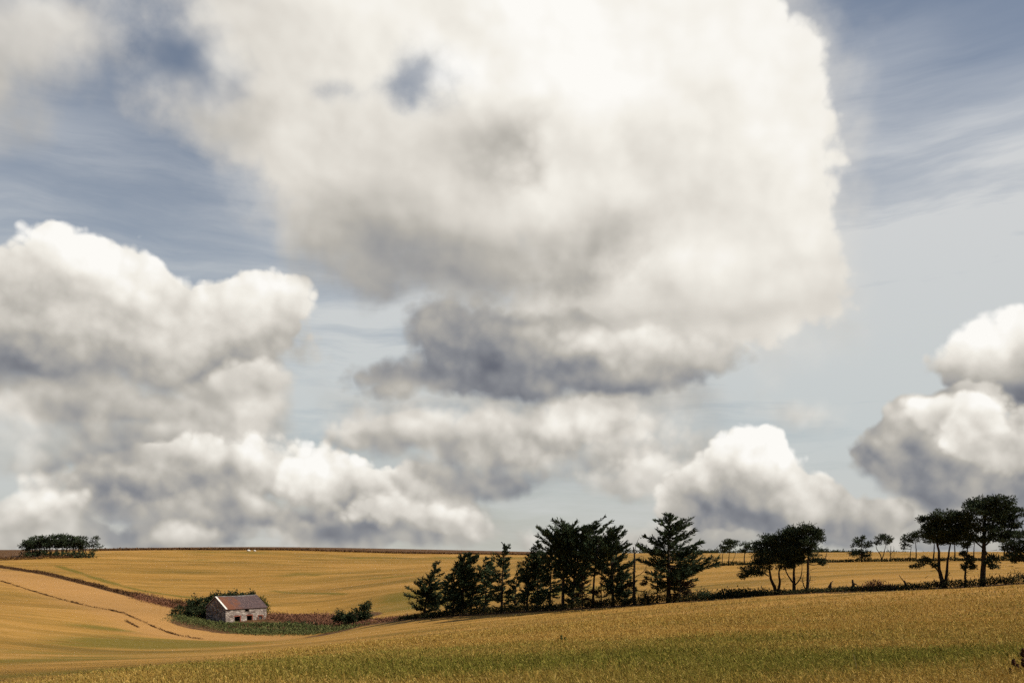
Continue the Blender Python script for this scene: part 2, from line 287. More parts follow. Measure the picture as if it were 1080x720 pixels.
# ------------------------------------------------------------------ terrain: surveyed points (column, row, distance) -> heights -> smooth surface
def xyz(px, py, Y): return ((px - CX) / F * Y, Y, (CY - py) / F * Y)
SURV = [
 # near field
 (540, 718, 21.5), (300, 718, 24), (800, 718, 19), (1080, 718, 17), (120, 716, 34), (0, 718, 46),
 (540, 690, 34), (800, 690, 29), (1080, 690, 26), (300, 700, 50), (150, 700, 75), (0, 702, 82),
 (540, 668, 70), (800, 655, 65), (1080, 650, 60), (330, 684, 105), (180, 692, 115),
 (330, 671.5, 203), (390, 657.5, 207), (430, 652.5, 196), (500, 647.5, 183), (600, 642, 167), (700, 635.5, 157), (800, 628, 148), (900, 623, 142), (1000, 620, 137), (1080, 615, 133), (1250, 606, 130),
 # valley and the left hillside
 (0, 688, 130), (100, 688, 150), (213, 674, 192), (250, 667, 220), (0, 650, 196), (100, 641, 248), (190, 645, 247), (240, 655, 236), (285, 656, 232),
 (0, 612, 320), (100, 617, 348), (190, 622, 350), (0, 597, 420), (60, 587, 470), (0, 585, 500),
 (300, 625, 330), (300, 605, 400), (400, 630, 270), (430, 610, 330), (350, 645, 262), (540, 604, 330),
 (200, 600, 420), (200, 586, 500), (300, 585, 520), (430, 586, 540), (600, 586, 560), (-150, 600, 400), (-150, 660, 160),
 # plateau behind the trees
 (600, 622, 240), (700, 619, 220), (800, 611, 220), (900, 602, 230), (1080, 599, 230), (760, 596.5, 310), (900, 592.5, 310), (1080, 591, 310),
 (700, 588, 450), (900, 586, 480), (1080, 585, 480), (1250, 590, 300),
 # crest
 (-150, 579, 560), (20, 580.5, 560), (105, 578.8, 560), (300, 578.8, 560), (430, 580.2, 590), (520, 581.6, 600), (700, 583, 650), (900, 582.6, 680), (1080, 582.6, 680), (1250, 583, 680)]
pts = [xyz(*p) for p in SURV]
pts += [(0, 0, -1.75), (0, 8, -2.1), (8, 4, -1.8), (-8, 4, -2.1), (25, 0, -1.2), (-25, 5, -3.6), (-70, 10, -9), (70, 10, -0.5), (0, -40, -0.6), (60, -60, 0.3), (-60, -60, -4),
        (-200, 60, -14), (160, 40, 0), (-260, 200, -11), (-330, 420, -4), (330, 200, -2), (420, 420, -2), (-150, -200, -4), (150, -200, 0),
        (-400, 760, -6), (0, 820, -7), (400, 820, -8), (-200, 800, -5), (200, 820, -8), (800, 600, -8), (-800, 500, -8), (0, -600, -4), (-700, -200, -12), (700, -200, -4)]
pts = np.array(pts); SC = 100.0
def tps_k(d2): return np.where(d2 > 1e-12, 0.5 * d2 * np.log(np.maximum(d2, 1e-12)), 0.0)
A_ = pts[:, :2] / SC; n_ = len(A_)
K_ = tps_k(((A_[:, None] - A_[None]) ** 2).sum(-1)) + np.eye(n_) * 2e-4
Pm = np.hstack([np.ones((n_, 1)), A_])
M_ = np.block([[K_, Pm], [Pm.T, np.zeros((3, 3))]])
W_ = np.linalg.solve(M_, np.concatenate([pts[:, 2], np.zeros(3)]))
def ground(x, y):
    x = np.asarray(x, float); y = np.asarray(y, float); sh = x.shape
    q = np.stack([x.ravel(), y.ravel()], 1) / SC; o = np.empty(len(q))
    for i in range(0, len(q), 20000):
        c = q[i:i + 20000]
        o[i:i + 20000] = tps_k(((c[:, None] - A_[None]) ** 2).sum(-1)) @ W_[:n_] + W_[n_] + c @ W_[n_ + 1:]
    r = np.hypot(x, y).ravel(); far = -26.0 + 0 * r
    t = np.clip((r - 680) / 300, 0, 1); t = t * t * (3 - 2 * t)
    return (o * (1 - t) + far * t).reshape(sh)
def gz(x, y): return float(ground(np.array([x]), np.array([y]))[0])
def at(px, Y, dz=0.0):
    x = (px - CX) / F * Y
    return Vector((x, Y, gz(x, Y) + dz))
def hedge_Y(px): return float(np.interp(px, [330, 390, 430, 500, 600, 700, 800, 900, 1000, 1080, 1250], [203, 207, 196, 183, 167, 157, 148, 142, 137, 133, 130]))

# ------------------------------------------------------------------ mesh helpers
def mesh_obj(name, V, Fc, mat, parent=None, smooth=False, attrs=None):
    me = bpy.data.meshes.new(name)
    V = np.asarray(V, np.float32)
    if isinstance(Fc, np.ndarray):
        k = Fc.shape[1]
        me.vertices.add(len(V)); me.vertices.foreach_set('co', V.ravel())
        me.loops.add(Fc.size); me.loops.foreach_set('vertex_index', Fc.ravel().astype(np.int32))
        me.polygons.add(len(Fc)); me.polygons.foreach_set('loop_start', np.arange(0, Fc.size, k, dtype=np.int32))
        me.update(calc_edges=True)
    else:
        me.from_pydata([tuple(map(float, v)) for v in V], [], Fc); me.update()
    if smooth: me.polygons.foreach_set('use_smooth', np.ones(len(me.polygons), bool))
    for k, a in (attrs or {}).items():
        at_ = me.attributes.new(k, 'FLOAT', 'POINT'); at_.data.foreach_set('value', np.asarray(a, np.float32))
    for m_ in (mat if isinstance(mat, (list, tuple)) else [mat]): me.materials.append(m_)
    o = bpy.data.objects.new(name, me); COL.objects.link(o)
    if parent is not None: o.parent = parent
    return o
def tag(o, label=None, cat=None, group=None, kind=None):
    if label: o['label'] = label
    if cat: o['category'] = cat
    if group: o['group'] = group
    if kind: o['kind'] = kind
    return o
def thing(name, label, cat, loc=(0, 0, 0), group=None):
    e = bpy.data.objects.new(name, None); COL.objects.link(e); e.location = loc; e.empty_display_size = 0.3
    return tag(e, label, cat, group)
def mat(name, build):
    m_ = bpy.data.materials.new(name); m_.use_nodes = True
    t = NT(m_.node_tree); t.nodes.clear()
    o = t.new('ShaderNodeOutputMaterial'); p = t.new('ShaderNodeBsdfPrincipled'); t.links.new(p.outputs[0], o.inputs[0])
    p.inputs['Roughness'].default_value = 0.9; p.inputs['Specular IOR Level'].default_value = 0.06
    build(t, p, o)
    return m_
def bump(t, p, h, strength, dist):
    b = t.new('ShaderNodeBump'); b.inputs['Strength'].default_value = strength; b.inputs['Distance'].default_value = dist
    t.links.new(h, b.inputs['Height']); t.links.new(b.outputs[0], p.inputs['Normal'])

# ------------------------------------------------------------------ ground sheet (polar mesh, dense in front)
azs = np.concatenate([np.arange(-180, -44, 4), np.arange(-44, 44, 0.22), np.arange(44, 180, 4)]) * math.pi / 180
rs = np.concatenate([[0.0], np.geomspace(2.0, 720, 330), np.geomspace(730, 9000, 30)])
AZ, RR = np.meshgrid(azs, rs)
GX, GY = RR * np.sin(AZ), RR * np.cos(AZ)
GZ = ground(GX, GY)
def seg_dist(x, y, poly):
    """distance to a polyline"""
    best = np.full(x.shape, 1e9)
    for (ax, ay), (bx, by) in zip(poly[:-1], poly[1:]):
        vx, vy = bx - ax, by - ay; L2 = vx * vx + vy * vy
        t = np.clip(((x - ax) * vx + (y - ay) * vy) / L2, 0, 1)
        best = np.minimum(best, np.hypot(x - ax - t * vx, y - ay - t * vy))
    return best
def sm(x, a, b): t = np.clip((x - a) / (b - a), 0, 1); return t * t * (3 - 2 * t)
def pxy(px, Y): return ((px - CX) / F * Y, Y)
HEDGE = [pxy(p, hedge_Y(p)) for p in (330, 390, 430, 500, 600, 700, 800, 900, 1000, 1080, 1250)]
DIAG = [pxy(-60, 460), pxy(0, 418), pxy(50, 384), pxy(100, 345), pxy(150, 300), pxy(195, 262), pxy(235, 245)]
RUT = [pxy(-30, 345), pxy(0, 318), pxy(40, 288), pxy(90, 255), pxy(130, 236), pxy(170, 213), pxy(213, 192)]
LANE = [pxy(60, 425), pxy(105, 372), pxy(150, 340), pxy(205, 312), pxy(260, 300)]
PXG = np.where(GY > 1, GX / np.maximum(GY, 1) * F + CX, -999)
MIDB = [pxy(-60, 405), pxy(0, 365), pxy(60, 330), pxy(110, 290), pxy(160, 255), pxy(200, 226), pxy(230, 206)]
pale = 1 - sm(seg_dist(GX, GY, MIDB), 10, 24)
rough_strip = (1 - sm(seg_dist(GX, GY, HEDGE), 1.5, 4)) + (1 - sm(seg_dist(GX, GY, DIAG), 1, 4))
yard = 1 - sm(((GX + 55) / 24) ** 2 + ((GY - 233) / 15) ** 2, 0.8, 1.3)
crest = sm(GY, 534 + np.clip((PXG - 105) / 14, 0, 40), 540 + np.clip((PXG - 105) / 14, 0, 40)) * (PXG < 640) + (1 - sm(PXG, 20, 70)) * sm(GY, 455, 475) * (PXG > -400)
far = sm(np.hypot(GX, GY), 690, 740)
hea = np.clip(rough_strip + yard + crest + far, 0, 1)
near_field = (GY < np.interp(PXG, [-999, 215, 330, 430, 600, 800, 1080, 1250], [120, 190, 203, 196, 167, 148, 133, 130])).astype(float)
grn = np.zeros_like(GX)
for px, Y, ru, rv, a in [(155, 172, 18, 16, 1.3), (110, 200, 12, 8, .8), (120, 140, 26, 14, .7), (60, 95, 16, 12, .5), (560, 27, 12, 6, 1.0), (800, 23, 10, 5, 1.0), (60, 60, 16, 12, .8), (20, 105, 20, 12, .8), (90, 120, 14, 6, .5), (200, 40, 8, 6, .7), (60, 36, 8, 5, .5), (420, 34, 9, 7, .8), (1000, 24, 7, 4, .9), (1080, 32, 9, 6, .6), (700, 36, 14, 6, .7), (300, 33, 7, 6, .4),
                      (250, 530, 40, 12, .8), (420, 515, 50, 14, .8), (340, 400, 22, 14, .55), (410, 360, 22, 12, .5), (430, 265, 16, 22, .7), (480, 240, 20, 20, .8), (570, 235, 22, 16, .7), (540, 520, 60, 14, .8), (200, 470, 30, 14, .6), (300, 300, 16, 10, .3), (650, 480, 70, 30, .5)]:
    x0, y0 = pxy(px, Y); grn = np.maximum(grn, a * np.exp(-((GX - x0) / ru) ** 2 - ((GY - y0) / rv) ** 2))
for poly, wd, a in ((LANE, 2.0, .9), ([pxy(285, 345), pxy(320, 318), pxy(362, 296)], 2.2, .9), ([pxy(330, 392), pxy(380, 385), pxy(420, 388)], 2.5, .6), ([pxy(205, 300), pxy(255, 320), pxy(300, 380)], 2.0, .4)): grn = np.maximum(grn, a * np.exp(-(seg_dist(GX, GY, poly) / wd) ** 2))
nr, na = AZ.shape
idx = np.arange(nr * na).reshape(nr, na)
j2 = (np.arange(na) + 1) % na
quads = np.stack([idx[:-1], idx[:-1][:, j2], idx[1:][:, j2], idx[1:]], -1).reshape(-1, 4)
quads = quads[:, ::-1]
def crop_mat(t, p, o):
    geo = t.new('ShaderNodeNewGeometry').outputs['Position']
    a_g = t.new('ShaderNodeAttribute', attribute_name='green').outputs['Fac']
    a_h = t.new('ShaderNodeAttribute', attribute_name='heather').outputs['Fac']
    a_n = t.new('ShaderNodeAttribute', attribute_name='nearfield').outputs['Fac']
    mp = t.new('ShaderNodeMapping'); t.links.new(geo, mp.inputs[0])
    mp.inputs['Rotation'].default_value = (0, 0, R(38)); mp.inputs['Scale'].default_value = (0.02, 0.16, 0.1)
    rows = t.noise(mp.outputs[0], 1.0, 5, 0.6, 0.4).outputs['Fac']
    mp2 = t.new('ShaderNodeMapping'); t.links.new(geo, mp2.inputs[0])
    mp2.inputs['Rotation'].default_value = (0, 0, R(4)); mp2.inputs['Scale'].default_value = (0.012, 0.055, 0.05)
    far_rows = t.noise(mp2.outputs[0], 1.0, 5, 0.62, 0.6).outputs['Fac']
    patch = t.noise(geo, 0.035, 4, 0.55).outputs['Fac']
    fine = t.noise(geo, 2.2, 6, 0.75).outputs['Fac']
    grain = t.noise(geo, 9.0, 4, 0.75).outputs['Fac']
    a_c = t.new('ShaderNodeAttribute', attribute_name='detail').outputs['Fac']
    streak = t.mixf(a_n, far_rows, rows)
    gold = t.ramp(streak, [(0.35, (0.185, 0.118, 0.026)), (0.45, (0.295, 0.170, 0.039)), (0.54, (0.390, 0.216, 0.053)), (0.64, (0.455, 0.254, 0.074))])
    gold = t.mixc(t.rng(patch, 0.42, 0.68, 0, 0.55), gold, (0.355, 0.187, 0.045, 1))
    blot = t.noise(mp2.outputs[0], 3.2, 5, 0.65, 0.5).outputs['Fac']
    gold = t.mixc(t.rng(blot, 0.48, 0.66, 0, 0.55), gold, (0.190, 0.118, 0.030, 1))
    a_p = t.new('ShaderNodeAttribute', attribute_name='pale').outputs['Fac']
    gold = t.mixc(t.m('MULTIPLY', a_p, 0.75), gold, (0.43, 0.232, 0.084, 1))
    gv = t.m('ADD', t.m('MULTIPLY_ADD', t.m('SUBTRACT', patch, 0.5), 1.5, a_g), t.m('MULTIPLY_ADD', t.m('SUBTRACT', streak, 0.5), 1.5, t.m('MULTIPLY', t.m('SUBTRACT', fine, 0.5), 0.9)))
    green = t.mixc(fine, (0.105, 0.092, 0.016, 1), (0.21, 0.155, 0.028, 1))
    c = t.mixc(t.rng(t.m('SUBTRACT', gv, t.m('MULTIPLY', a_p, 0.5)), 0.25, 0.9, 0, 0.9), gold, green)
    c = t.mixc(t.m('MULTIPLY', t.rng(grain, 0.30, 0.62, 0.55, 0.0), a_c), c, (0.12, 0.065, 0.014, 1))
    c = t.mixc(t.m('MULTIPLY', t.rng(fine, 0.35, 0.58, 0.34, 0.0), t.m('MULTIPLY_ADD', a_c, 0.7, 0.3)), c, (0.17, 0.10, 0.02, 1))
    hn = t.noise(geo, 0.6, 6, 0.7).outputs['Fac']
    hc = t.ramp(hn, [(0.3, (0.045, 0.028, 0.014)), (0.5, (0.12, 0.062, 0.030)), (0.68, (0.20, 0.115, 0.045))])
    c = t.mixc(t.rng(t.m('ADD', a_h, t.m('MULTIPLY', t.m('SUBTRACT', hn, 0.5), 0.7)), 0.35, 0.6), c, hc)
    t.links.new(c, p.inputs['Base Color'])
    bump(t, p, t.m('MULTIPLY', t.m('ADD', grain, t.m('MULTIPLY', fine, 2.0)), a_c), 0.8, 0.10)
field_o = mesh_obj('ground', np.stack([GX, GY, GZ], -1).reshape(-1, 3), quads, mat('ripe crop', crop_mat), smooth=True,
                   attrs={'pale': pale.ravel(), 'detail': (1 - sm(np.hypot(GX, GY), 40, 150)).ravel(), 'green': grn.ravel(), 'heather': hea.ravel(), 'nearfield': near_field.ravel()})
tag(field_o, kind='structure')

# ------------------------------------------------------------------ foliage and wood materials
def leaf_mat(name, dark, light, scale=0.8, transl=0.12):
    def b(t, p, o):
        rnd = t.new('ShaderNodeNewGeometry').outputs['Random Per Island']
        pos = t.new('ShaderNodeNewGeometry').outputs['Position']
        n = t.noise(pos, scale, 3, 0.6).outputs['Fac']
        f = t.m('ADD', t.m('MULTIPLY', rnd, 0.55), t.m('MULTIPLY', t.rng(n, 0.3, 0.7), 0.45))
        c = t.mixc(f, (*dark, 1), (*light, 1))
        t.links.new(c, p.inputs['Base Color']); p.inputs['Roughness'].default_value = 0.75
        tr = t.new('ShaderNodeBsdfTranslucent'); t.links.new(c, tr.inputs['Color'])
        mx = t.new('ShaderNodeMixShader'); mx.inputs[0].default_value = transl
        t.links.new(p.outputs[0], mx.inputs[1]); t.links.new(tr.outputs[0], mx.inputs[2]); t.links.new(mx.outputs[0], o.inputs[0])
    return mat(name, b)
def wood_mat(name, a, b_):
    def b(t, p, o):
        tc_ = t.new('ShaderNodeTexCoord').outputs['Object']
        mp = t.new('ShaderNodeMapping'); t.links.new(tc_, mp.inputs[0]); mp.inputs['Scale'].default_value = (5, 5, 0.9)
        n = t.noise(mp.outputs[0], 1.5, 5, 0.65).outputs['Fac']
        t.links.new(t.mixc(t.rng(n, 0.3, 0.7), (*a, 1), (*b_, 1)), p.inputs['Base Color'])
        bump(t, p, n, 0.8, 0.05)
    return mat(name, b)
M_SPRUCE = leaf_mat('spruce needles', (0.016, 0.028, 0.020), (0.066, 0.092, 0.044))
M_PINE = leaf_mat('pine needles', (0.016, 0.026, 0.020), (0.064, 0.084, 0.042))
M_DEADN = leaf_mat('dry brown needles', (0.030, 0.020, 0.014), (0.060, 0.038, 0.022))
M_BUSH = leaf_mat('dark shrub leaves', (0.016, 0.026, 0.018), (0.060, 0.080, 0.034))
M_IVY = leaf_mat('ivy leaves', (0.018, 0.038, 0.010), (0.050, 0.090, 0.020))
M_SCRUB = leaf_mat('olive scrub', (0.060, 0.078, 0.028), (0.180, 0.190, 0.070), 0.5)
M_BRACK = leaf_mat('red brown bracken', (0.110, 0.052, 0.036), (0.320, 0.160, 0.095), 0.5)
M_HEATH = leaf_mat('brown heather', (0.045, 0.024, 0.015), (0.190, 0.104, 0.046), 0.4)
M_HGRASS = leaf_mat('hedge grass', (0.016, 0.024, 0.013), (0.105, 0.095, 0.038), 0.45)
M_BARK = wood_mat('dark bark', (0.018, 0.014, 0.012), (0.060, 0.046, 0.036))
M_GREYW = wood_mat('weathered grey wood', (0.040, 0.034, 0.030), (0.110, 0.095, 0.082))

# ------------------------------------------------------------------ geometry collectors
class Tube:
    """tapered limbs gathered into one mesh"""
    def __init__(s): s.V = []; s.F = []; s.n = 0
    def add(s, P, rad, k=6):
        P = np.asarray(P, float); n = len(P); rad = np.asarray(rad, float)
        T_ = np.gradient(P, axis=0); T_ /= np.linalg.norm(T_, axis=1, keepdims=True) + 1e-9
        up = np.array([0.31, 0.83, 0.47]); B = np.cross(T_, up); B /= np.linalg.norm(B, axis=1, keepdims=True) + 1e-9
        C = np.cross(T_, B); a = np.arange(k) * 2 * math.pi / k
        ring = P[:, None] + rad[:, None, None] * (np.cos(a)[None, :, None] * B[:, None] + np.sin(a)[None, :, None] * C[:, None])
        s.V.append(ring.reshape(-1, 3)); i0 = s.n
        for i in range(n - 1):
            for j in range(k):
                s.F.append((i0 + i * k + j, i0 + i * k + (j + 1) % k, i0 + (i + 1) * k + (j + 1) % k, i0 + (i + 1) * k + j))
        s.F.append(tuple(i0 + (n - 1) * k + j for j in range(k)))
        s.n += n * k
    def build(s, name, m_, parent=None): return mesh_obj(name, np.concatenate(s.V), s.F, m_, parent, smooth=True)
class Leaf:
    """small quads: position, direction, length, width"""
    def __init__(s): s.V = []
    def add(s, P, Dr, L, Wd, roll=None):
        P = np.asarray(P, float); n = len(P)
        if n == 0: return
        Dr = np.asarray(Dr, float); Dr = Dr / (np.linalg.norm(Dr, axis=1, keepdims=True) + 1e-9)
        r = rng.normal(size=(n, 3)); S = np.cross(Dr, r); S /= np.linalg.norm(S, axis=1, keepdims=True) + 1e-9
        L = np.broadcast_to(np.asarray(L, float), (n,))[:, None]; Wd = np.broadcast_to(np.asarray(Wd, float), (n,))[:, None]
        bend = rng.normal(size=(n, 3)) * L * 0.12
        s.V.append(np.stack([P, P + Dr * L * 0.45 + S * Wd + bend, P + Dr * L, P + Dr * L * 0.45 - S * Wd + bend], 1).reshape(-1, 3))
    def build(s, name, m_, parent=None):
        V = np.concatenate(s.V); return mesh_obj(name, V, np.arange(len(V)).reshape(-1, 4), m_, parent)
def curve(pts_, n=10):
    """Catmull-Rom through points"""
    p = np.asarray(pts_, float)
    if len(p) == 2: return p[0] + (p[1] - p[0]) * np.linspace(0, 1, n)[:, None]
    q = np.vstack([2 * p[0] - p[1], p, 2 * p[-1] - p[-2]]); o = []
    m_ = max(2, n // (len(p) - 1))
    for i in range(1, len(q) - 2):
        t = np.linspace(0, 1, m_, endpoint=(i == len(q) - 3))[:, None]
        a, b, c, d = q[i - 1], q[i], q[i + 1], q[i + 2]
        o.append(0.5 * (2 * b + (c - a) * t + (2 * a - 5 * b + 4 * c - d) * t ** 2 + (3 * b - a - 3 * c + d) * t ** 3))
    return np.vstack(o)
def sphere_dirs(n):
    v = rng.normal(size=(n, 3)); return v / np.linalg.norm(v, axis=1, keepdims=True)

# ------------------------------------------------------------------ windswept spruce
def spruce(label, px, Y, H, top=(0, 0), base_r=0.28, prof=None, h0=0.12, dens=1.0, wind=0.35, spread=3.0, up=0.25, seed=0, group=None, m=None, bare=0.0, leaders=(), kind='spruce_tree', cat='tree', dy=0.0):
    """top = sideways lean of the tip in metres; prof = [(height 0..1, reach left, reach right)]"""
    global rng
    rng = np.random.default_rng(1000 + seed)
    loc = at(px, Y, -0.15); root = thing(kind, label, cat, loc, group)
    prof = prof or [(0, .6, .6), (.2, .9, 1.0), (.45, .8, .9), (.75, .45, .5), (1, .04, .06)]
    hs_, lf, rt = (np.array([p[i] for p in prof]) for i in range(3))
    tb, lf_ = Tube(), Leaf()
    axes = [(np.array([0, 0, 0.]), np.array([top[0], top[1], H]), 1.0)]
    for (h, tx, hh) in leaders: axes.append((np.array([top[0] * h * 0.8, 0, H * h]), np.array([tx, rng.normal() * 0.3, hh]), 0.45))
    for ai, (a, b, wgt) in enumerate(axes):
        mid = a * 0.5 + b * 0.5 + np.array([-(b[0] - a[0]) * 0.22, rng.normal() * 0.1, 0])
        ax = curve([a, mid, b], 16); Ht = b[2] - a[2]
        tb.add(ax, (base_r if ai == 0 else base_r * 0.4) * np.linspace(1, 0.06, len(ax)) ** 0.8, 7)
        nb = int(Ht * 7.2 * dens)
        for i in range(nb):
            f = (i + rng.random()) / nb
            if ai == 0 and f < h0: continue
            c = np.array([np.interp(f, np.linspace(0, 1, len(ax)), ax[:, k]) for k in range(3)])
            hf = c[2] / H
            th = rng.random() * 2 * math.pi
            cx_, cy_ = math.cos(th), math.sin(th)
            reach = 1.22 * spread * wgt * (np.interp(hf, hs_, rt) if cx_ > 0 else np.interp(hf, hs_, lf)) * rng.uniform(0.42, 1.18)
            reach = max(0.25, reach * (0.75 + 0.25 * abs(cx_)))
            e = c + np.array([cx_ * reach + wind * reach * 0.4, cy_ * reach * 0.85, up * reach * rng.uniform(0.3, 1.5) + (hf - 0.4) * 0.5 * reach])
            mid_ = (c + e) / 2 + np.array([0, 0, -0.10 * reach])
            br = curve([c, mid_, e], 7)
            tb.add(br, np.linspace(0.045 + 0.012 * reach, 0.012, len(br)), 4)
            if rng.random() < bare: continue
            ns = int(reach / 0.17 * 3.5) + 5
            t = rng.random(ns) ** 0.75 * 0.85 + 0.18
            pp = np.stack([np.interp(np.minimum(t, 1), np.linspace(0, 1, len(br)), br[:, k]) for k in range(3)], 1)
            dr = (e - c)[None] / reach * 0.9 + rng.normal(size=(ns, 3)) * np.array([0.42, 0.5, 0.32]) + np.array([wind * 0.6, 0, 0.22])
            lf_.add(pp + rng.normal(size=(ns, 3)) * 0.07, dr, rng.uniform(0.4, 0.95, ns) * (0.75 + 0.1 * reach), rng.uniform(0.05, 0.12, ns))
        ns = 14
        lf_.add(ax[-1] + rng.normal(size=(ns, 3)) * 0.06 - np.array([0, 0, 0.4]) * rng.random((ns, 1)), np.array([top[0] / H, 0, 1]) + rng.normal(size=(ns, 3)) * 0.35, 0.5, 0.07)
    tb.build('trunk', M_BARK, root)
    lf_.build('crown', m or M_SPRUCE, root)
    return root

# ------------------------------------------------------------------ umbrella pine: traced stems (metres from the base) and needle clumps
def pine(label, px, Y, stems, clumps, seed=0, group=None, dens=1.0, tuft=0.30, kind='pine_tree', m=None, twigs=0, scale_px=None, bark=None, depth=0.8, cat='tree'):
    """stems: [(radius, [(px, py), ...])], clumps: [(px, py, rx, ry)], both in survey pixels relative to (px, base row)"""
    global rng
    rng = np.random.default_rng(2000 + seed)
    loc = at(px, Y, -0.12); root = thing(kind, label, cat, loc, group)
    k = Y / F
    tb, lf_ = Tube(), Leaf(); nodes = []
    for r, ps in stems:
        p3 = [np.array([x * k, 0.0, y * k]) for x, y in ps]
        dd = rng.normal() * 0.6
        for i, q in enumerate(p3): q[1] = dd * (q[2] / (p3[-1][2] + 1e-6)) if len(nodes) or len(stems) > 1 else rng.normal() * 0.1
        c = curve(p3, 14); c[1:-1] += rng.normal(size=(len(c) - 2, 3)) * 0.02
        tb.add(c, r * 1.25 * np.linspace(1, 0.35, len(c)), 7); nodes += list(c[len(c) // 2:])
    nodes = np.array(nodes)
    for (x, y, rx, ry) in clumps:
        cen = np.array([x * k, rng.normal() * rx * k * 0.35, y * k]); a, b, cc = rx * k, rx * k * depth, ry * k
        d = np.linalg.norm((nodes - cen) * np.array([1, 1, 1.2]) + np.array([0, 0, 0.5 * cc]), axis=1); s = nodes[d.argmin()]
        e = cen - np.array([0, 0, cc * 0.3])
        br = curve([s, s * 0.5 + e * 0.5 + np.array([0, 0, -0.08 * np.linalg.norm(e - s)]), e], 8)
        tb.add(br, np.linspace(0.09, 0.03, len(br)), 5)
        for _ in range(5):                                  # forks inside the clump
            q = cen + sphere_dirs(1)[0] * np.array([a, b, cc]) * 0.75
            tb.add(curve([br[-3], (br[-2] + q) / 2 + rng.normal(size=3) * 0.08, q], 6), np.linspace(0.035, 0.012, 6), 4)
        vol = (a * b + a * cc + b * cc)
        nsub = max(5, int(vol * 3.9 * dens))                # sub-clumps give a knobbly outline
        sd_ = sphere_dirs(nsub); rad = rng.random(nsub) ** 0.33
        sd_[:, 2] = np.where(sd_[:, 2] < -0.55, -0.55, sd_[:, 2])
        sc_ = cen + sd_ * rad[:, None] * np.array([a, b, cc])
        per = int(46 * (0.3 / tuft) ** 1.2)
        pp = np.repeat(sc_, per, 0); dirs = sphere_dirs(len(pp)); dirs[:, 2] = dirs[:, 2] * 0.8 + 0.35
        offs = dirs * rng.random((len(pp), 1)) * min(0.72, cc * 0.6 + 0.1) * np.array([1.15, 1.15, 0.62])
        lf_.add(pp + offs, dirs + rng.normal(size=dirs.shape) * 0.4, rng.uniform(0.75, 1.4, len(pp)) * tuft, rng.uniform(0.16, 0.28, len(pp)) * tuft)
    tw = Tube() if False else tb
    for _ in range(twigs):
        s = nodes[rng.integers(len(nodes))] * np.array([1, 1, rng.uniform(0.35, 0.8)]); L = rng.uniform(0.6, 1.6); th = rng.random() * 6.28
        e = s + np.array([math.cos(th), math.sin(th) * 0.8, rng.uniform(-0.2, 0.5)]) * L
        tb.add(curve([s, (s + e) / 2 + rng.normal(size=3) * 0.12, e], 6), np.linspace(0.04, 0.008, 6), 4)
    tb.build('trunk', bark or M_BARK, root)
    if lf_.V: lf_.build('crown', m or M_PINE, root)
    return root

def shrub(name, label, px, Y, blobs, m, leaf=0.3, dens=1.0, group=None, seed=0, stem=True, spiky=0.3, cat='shrub', sink=0.15):
    """blobs in survey pixels relative to (px, base row): (x, y, rx, ry)"""
    global rng
    rng = np.random.default_rng(3000 + seed)
    loc = at(px, Y, -sink); root = thing(name, label, cat, loc, group); k = Y / F
    lf_, tb = Leaf(), Tube()
    for (x, y, rx, ry) in blobs:
        a, b, c = rx * k, rx * k * 0.8, ry * k; cen = np.array([x * k, rng.normal() * 0.3, y * k])
        n = int((a * b + a * c + b * c) * 75 * dens * (0.3 / leaf) ** 1.6) + 30
        nsub = max(4, n // 30); sd_ = sphere_dirs(nsub)
        sub = cen + sd_ * (rng.random((nsub, 1)) ** 0.4) * np.array([a, b, c])
        pp = sub[rng.integers(nsub, size=n)] + rng.normal(size=(n, 3)) * leaf * 0.7
        dr = (pp - cen) / np.array([a, b, c]) * 0.6 + rng.normal(size=(n, 3)) * 0.7 + np.array([0, 0, spiky])
        lf_.add(pp, dr, rng.uniform(0.6, 1.3, n) * leaf, rng.uniform(0.2, 0.36, n) * leaf)
        if stem:
            for _ in range(4):
                q = cen + sphere_dirs(1)[0] * np.array([a, b, c]) * 0.7
                tb.add(curve([np.array([x * k * 0.6 + rng.normal() * 0.1, 0, 0]), (q * 0.6 + np.array([0, 0, 0.1])), q], 6), np.linspace(0.07, 0.015, 6), 5)
    if tb.V: tb.build('stem', M_BARK, root)
    lf_.build('foliage', m, root)
    return root

def strip(name, label, poly, hw, hgt, m, n_per_m, leaf, cat=None, kind=None, seed=0, keep=None, spread_up=0.8, wmul=0.22, group=None):
    """hedge or scrub running along a ground line; hgt(u) is height in metres along it"""
    global rng
    rng = np.random.default_rng(4000 + seed)
    P_ = np.array(poly, float); sg = np.linalg.norm(np.diff(P_, axis=0), axis=1); cum = np.concatenate([[0], np.cumsum(sg)]); Lt = cum[-1]
    n = int(Lt * n_per_m); u = rng.random(n) * Lt
    if keep is not None: u = u[keep(u / Lt, rng.random(n))]; n = len(u)
    x = np.interp(u, cum, P_[:, 0]); y = np.interp(u, cum, P_[:, 1])
    x += rng.normal(size=n) * hw * 0.6; y += rng.normal(size=n) * hw * 0.6
    h = hgt(u / Lt) * np.clip(0.65 + 0.6 * np.sin(u * 0.9 + 3 * np.sin(u * 0.23)) * rng.random(n) * 0.6 + rng.normal(size=n) * 0.12, 0.2, 1.5)
    z = ground(x, y) + rng.random(n) ** 0.8 * h - 0.05
    dr = rng.normal(size=(n, 3)) * 0.7 + np.array([0.1, 0, spread_up])
    o0 = np.array([P_[0, 0], P_[0, 1], gz(*P_[0])])
    L = Leaf(); L.add(np.stack([x, y, z], 1) - o0, dr, rng.uniform(0.6, 1.4, n) * leaf, rng.uniform(0.6, 1.3, n) * leaf * wmul)
    o = L.build(name, m); o.location = o0
    return tag(o, label, cat, group, kind)

